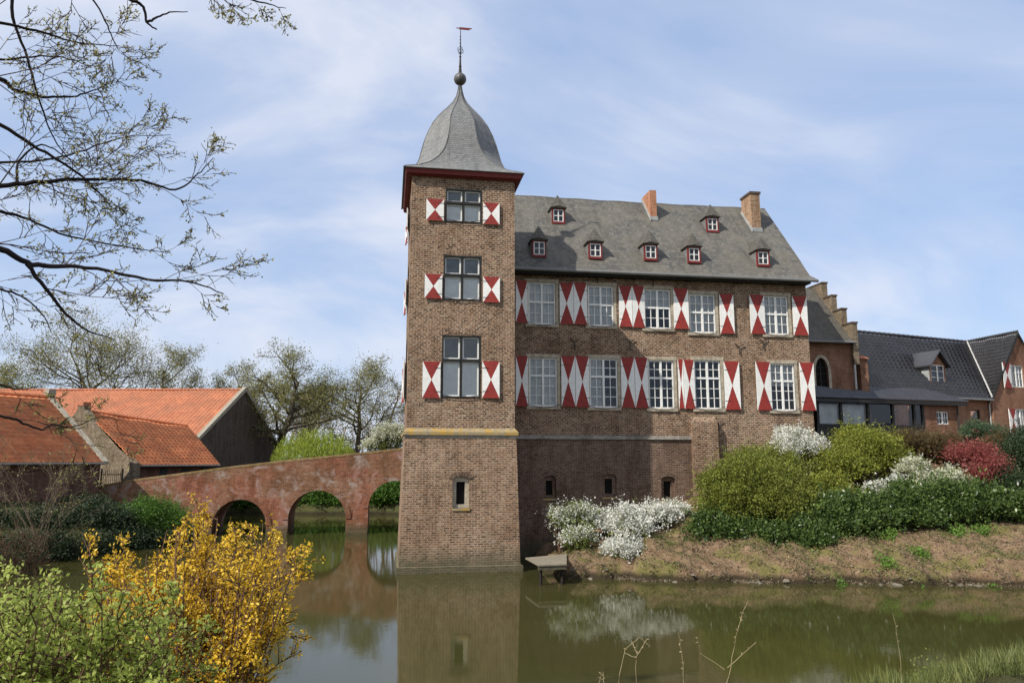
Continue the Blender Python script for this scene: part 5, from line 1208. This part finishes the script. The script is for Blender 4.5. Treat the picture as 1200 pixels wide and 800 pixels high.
limb([(-60, 82), (0, 92), (16, 105), (50, 113), (80, 114), (105, 108), (128, 98)], 8.6, 9.8, .035, .006, 9.3, 5)
limb([(-60, 20), (0, 27), (52, 38), (90, 50), (140, 54)], 8.8, 9.6, .03, .006, 10, 6)
limb([(-60, 70), (0, 70), (60, 66), (110, 78)], 9.4, 10, .025, .006, 9.2, 6)
limb([(-60, 240), (0, 248), (35, 258), (80, 276), (155, 290), (200, 296)], 9, 10.4, .03, .005, 7.2, 6)
limb([(16, -30), (15, 20), (32, 68), (45, 115), (62, 160), (92, 200)], 9.0, 9.6, .028, .006, None, 5)
limb([(20, 216), (22, 190), (48, 170), (75, 182), (110, 205)], 9.2, 9.6, .02, .005, None, 4)
limb([(-60, 180), (0, 190), (60, 186), (110, 172), (150, 160), (200, 158)], 9.8, 11, .025, .005, 8, 6)
limb([(110, -40), (150, -3), (168, 8), (172, 26), (184, 35)], 8.2, 8.4, .03, .01, 10.4, 1, .3)
limb([(172, 26), (182, 22), (198, 15), (220, 14)], 8.4, 8.6, .02, .006, None, 1, .25)
limb([(150, -60), (230, -25), (270, -8), (310, 4), (335, 10)], 8.4, 9.2, .03, .005, None, 7, .55)
limb([(60, -60), (95, -20), (120, 18), (132, 45), (140, 60)], 9, 9.5, .02, .005, None, 6, .7)
limb([(-60, 330), (0, 338), (30, 350), (52, 372), (60, 390)], 9, 9.4, .02, .005, 6.2, 6, .7)
limb([(-60, 478), (0, 487), (22, 493), (48, 503), (62, 497), (85, 500), (118, 489), (140, 492)], 9, 9.8, .022, .004, 5.2, 5, .8)
limb([(-60, 445), (0, 450), (20, 456), (50, 452)], 9, 9.6, .02, .004, 5.4, 4, .6)
build_branches('trunk', out, M['bark_dark'], nt, 0, 0, 8); cr = build_branches('twigs', out, M['twig_near'], nt, 1, 9, 5, .0016)
leaves_on(tips, rg, 6, .034, .016, 'buds', L['bud'], nt, .6, frac=.62)

# ================================================================== pale bare shrub by the left barn
def thicket(name, label, base, targets, r, mat, leaf=None, cat='shrub', per=6, lsize=.04, lsp=.03, sub=(0, 4, 3), seed=1, tl=.6, rmin=.003, group=None, lname='foliage', aspect=.6, sag=0.15, maxlev=2, frac=1.0):
    rg = random.Random(seed); rt = root(name, base, label, cat, group); out, tips = [], []
    for tg in targets:
        b = Vector(base)+Vector((rg.uniform(-.3, .3), rg.uniform(-.3, .3), -.1)); T = Vector(tg); ln = (T-b).length
        mid = b.lerp(T, .5)+Vector((rg.gauss(0, .05), rg.gauss(0, .05), sag+rg.gauss(0, .05)))*ln*.6
        pts = [b*(1-s)**2+mid*2*s*(1-s)+T*s*s for s in (0, .2, .4, .6, .8, 1)]; out.append((pts, [r*(1-.8*i/5) for i in range(6)], 0)); tips.append(pts[3:])
        for k in range(rg.randint(2, 4)):
            f_ = rg.uniform(.45, 1); i = min(4, int(f_*5)); bb_ = pts[i].lerp(pts[i+1], f_*5-i); dd = (pts[i+1]-pts[i]).normalized(); nd = dd+Vector((rg.gauss(0, 1), rg.gauss(0, 1), rg.gauss(0, 1)))*.55
            grow(rg, bb_, nd, tl*rg.uniform(.5, 1.2), r*.4, 1, maxlev, out, tips, .03, .15, sub, .6, .7)
    build_branches('stems', out, M[mat], rt, 0, 9, 6, rmin)
    if leaf: leaves_on(tips, rg, per, lsize, lsp, lname, L[leaf], rt, aspect, frac=frac)
    return rt
bz = P(40, 640, 35.0); bs = (bz[0], 35.5, gz(bz[0], 35.5))
thicket('bare_shrub', 'pale leafless shrub in front of the dark waterside barn wall', bs, [P(rnd.uniform(-40, 135), rnd.uniform(512, 615), rnd.uniform(33.5, 37.5)) for _ in range(30)], .011, 'twig_mid', 'bud', per=1, lsize=.08, lsp=.05, sub=(0, 5, 4), tl=1.7, rmin=.005, seed=3, sag=.28)
bs = (P(10, 640, 31)[0], 32.5, gz(P(10, 640, 31)[0], 32.5))
thicket('bare_shrub', 'dark tangled shrub hanging over the water at the left edge', bs, [P(rnd.uniform(-20, 52), rnd.uniform(628, 668), rnd.uniform(31, 33)) for _ in range(40)], .02, 'twig_brown', 'conifer', per=3, lsize=.07, lsp=.05, tl=.9, rmin=.006, seed=5, sag=.3)

# ================================================================== FORSYTHIA and green bush in front
rg = random.Random(91)
poly = [(120, 800), (128, 690), (150, 655), (185, 640), (205, 622), (232, 612), (248, 635), (300, 622), (306, 636), (335, 640), (354, 655), (360, 690), (345, 720), (330, 745), (290, 770), (260, 800)]
def inpoly(x, y, pl):
    c_ = False
    for i in range(len(pl)):
        x0, y0 = pl[i]; x1, y1 = pl[(i+1) % len(pl)]
        if (y0 > y) != (y1 > y) and x < (x1-x0)*(y-y0)/(y1-y0)+x0: c_ = not c_
    return c_
T = []
while len(T) < 240:
    x, y = rg.uniform(90, 355), rg.uniform(605, 800)
    if inpoly(x+14, y, poly): T.append(P(x, y, rg.uniform(5.2, 6.8)))
T += [P(x, y, 6) for x, y in ((98, 632), (92, 652), (112, 660), (120, 655), (132, 640), (98, 662), (308, 612), (306, 622), (225, 606), (218, 618), (255, 606), (238, 600), (345, 645), (340, 670), (338, 700), (330, 722))]
fb = (P(215, 980, 5.2)[0], 5.2, gz(P(215, 980, 5.2)[0], 5.2))
thicket('forsythia', 'golden yellow flowering forsythia leaning over the water in the foreground', fb, T, .012, 'twig_brown', 'yellow', per=22, lsize=.027, lsp=.013, sub=(0, 4, 3), tl=.22, rmin=.0022, seed=9, lname='blossom', aspect=.55, frac=.8, sag=.1)
T = []; poly2 = [(-40, 810), (-40, 670), (20, 655), (50, 665), (85, 690), (120, 690), (160, 700), (215, 735), (270, 745), (235, 770), (225, 800), (240, 830), (-40, 850)]
while len(T) < 118:
    x, y = rg.uniform(-40, 300), rg.uniform(640, 850)
    if inpoly(x, y, poly2): T.append(P(x, y, rg.uniform(3.9, 5.2)))
fb = (P(30, 1000, 4.3)[0], 4.3, gz(P(30, 1000, 4.3)[0], 4.3))
thicket('leafing_shrub', 'fresh light green leafing shrub in the lower left corner', fb, T, .01, 'twig_brown', 'fresh', per=16, lsize=.03, lsp=.017, sub=(0, 4, 3), tl=.25, rmin=.002, seed=12, aspect=.6, frac=.85, sag=.12)
# dry stalks, lower right
def stalk(paths, Y, label, r=.006, seed=1, name='dry_stalk'):
    b = P(*paths[0][0], Y); rt = root(name, (b[0], Y, gz(b[0], Y)), label, 'plant', None); mb = MB(); rg = random.Random(seed)
    c_, d_ = [], []
    for pi, pa in enumerate(paths):
        pts = [Vector(P(x, y, Y+rg.uniform(-.03, .03))) for x, y in pa]
        if pi == 0: pts = [Vector((b[0], Y, gz(b[0], Y)-.05))]+pts
        f = []
        for a_, b_ in zip(pts, pts[1:]):
            for k in range(4): f.append(a_.lerp(b_, k/4)+Vector((rg.gauss(0, .004), rg.gauss(0, .004), 0)))
        f.append(pts[-1]); mb.tube(f, [r*(1-.6*i/len(f)) for i in range(len(f))], 4)
        for q in f[len(f)//2:]:
            for k in range(2):
                c_.append(tuple(q)); d_.append((rg.gauss(0, 1), rg.gauss(0, 1), rg.gauss(.3, .6)))
    mb.build('stem', M['straw'], rt); leafmesh('husk', np.array(c_), np.array(d_), .022, .007, M['straw'], rt, seed)
stalk([[(725, 800), (732, 760), (750, 746), (762, 757)], [(745, 800), (746, 765), (742, 752)], [(732, 765), (745, 770), (758, 748)]], 6.0, 'bent straw coloured dry stalk, left of the branched twig in the foreground', .0032, 1)
stalk([[(852, 800), (860, 760), (867, 730), (876, 704)], [(850, 784), (822, 766), (816, 747)], [(853, 782), (886, 752)], [(865, 735), (870, 718)]], 6.2, 'branched dry twig standing in front of the water right of centre', .0032, 2)
stalk([[(802, 797), (799, 770), (795, 742)]], 6.0, 'single thin upright dry stalk between the bent one and the branched twig', .003, 3)
stalk([[(1057, 800), (1052, 750), (1046, 717)]], 6.4, 'tall thin dry stalk nearest the lower right corner', .003, 4)
stalk([[(702, 806), (704, 789)], [(708, 806), (707, 786)]], 5.8, 'short pair of dry stubs at the bottom edge, leftmost of the dry stalks', .003, 5)
# near-bank grass and weeds (lower right corner)
def blades(name, label, n, fx, size, wd, mat, seed, cat, kind='stuff', updir=.9):
    rg = np.random.default_rng(seed); c, d, s = fx(rg, n); d = d+np.array([0, 0, updir]); return tag(leafmesh(name, c, d, s*size, wd, mat, None, seed), label, cat, kind=kind)
def near_fx(rg, n):
    x = rg.uniform(4, 13, n); y = rg.uniform(8.5, 15, n); z = height(x, y); k = (z > .01); x, y, z = x[k], y[k], z[k]
    return np.stack([x, y, z-.02], 1), rg.normal(size=(len(x), 3))*.35, rg.uniform(.3, 1.2, len(x))
blades('grass', 'long grass on the near bank at the lower right', 34000, near_fx, .38, .011, L['grass'], 8, 'grass')
def bank_fx(rg, n):
    cx_ = 7+17*rg.random(170)**1.4; cy_ = rg.uniform(24, 30.5, 170); k = rg.integers(0, 170, n); x = cx_[k]+rg.normal(size=n)*.3; y = cy_[k]+rg.normal(size=n)*.22; z = height(x, y); q = z > .08
    x, y, z = x[q], y[q], z[q]; return np.stack([x, y, z-.02], 1), rg.normal(size=(len(x), 3))*.5, rg.uniform(.4, 1.3, len(x))
blades('grass', 'sparse tufts of grass on the bare slope of the right bank', 26000, bank_fx, .1, .02, L['grass'], 9, 'grass')
def weed_fx(rg, n):
    pts = [(842, 640), (905, 645), (1045, 655), (1080, 660), (1120, 640), (1127, 655), (1155, 655), (1085, 672), (990, 668), (1010, 672), (880, 640), (1040, 665), (1160, 670)]
    k = rg.integers(0, len(pts), n); c = np.array([PZ(x, y, .5)[:2] for x, y in pts])[k]; x = c[:, 0]+rg.normal(size=n)*.18; y = c[:, 1]+rg.normal(size=n)*.18; z = height(x, y)
    return np.stack([x, y, z+rg.uniform(0, .28, n)], 1), rg.normal(size=(n, 3)), rg.uniform(.5, 1.3, n)
blades('weeds', 'bright green weeds scattered on the right bank', 5200, weed_fx, .09, .045, L['weed'], 10, 'weeds', updir=.3)
nb = [(P(x, 800, y_)[0], y_, gz(P(x, 800, y_)[0], y_)+.12, .5, .45, .3) for x, y_ in ((1100, 12.6), (1150, 12.4), (1195, 12.6), (1235, 12.4))]
shrub('low_bush', 'low pale green bush at the bottom right corner of the near bank', nb, 'spirea', 900, .05, .25, 8, seed=30, coresc=.4, core='straw')

def litter_fx(rg, n):
    x = rg.uniform(6.5, 25, n); y = rg.uniform(23.5, 31, n); z = height(x, y); q = (z > .03); x, y, z = x[q], y[q], z[q]
    return np.stack([x, y, z+.012], 1), rg.normal(size=(len(x), 3))*np.array([1, 1, .25]), rg.uniform(.5, 1.4, len(x))
L['litter'] = leaf_mat('dry_litter', (.05, .035, .02), (.34, .26, .17), .1)
blades('leaf_litter', 'dry leaves and crumbs of earth littering the right bank', 26000, litter_fx, .075, .05, L['litter'], 14, 'litter', updir=.05)
def edge_fx(rg, n):
    P_ = np.array(shore); f = rg.random(n)*(len(P_)-1.001); k = f.astype(int); q = (f-k)[:, None]; p_ = P_[k]*(1-q)+P_[k+1]*q
    x = p_[:, 0]; y = p_[:, 1]+np.abs(rg.normal(size=n))*.2-.1; z = np.maximum(height(x, y), 0)
    return np.stack([x, y, z], 1), rg.normal(size=(n, 3))*.8, rg.uniform(.4, 1.2, n)
blades('edge_grass', 'thin tufts of dead grass and roots along the waterline', 4200, edge_fx, .13, .02, L['litter'], 15, 'grass', updir=.5)
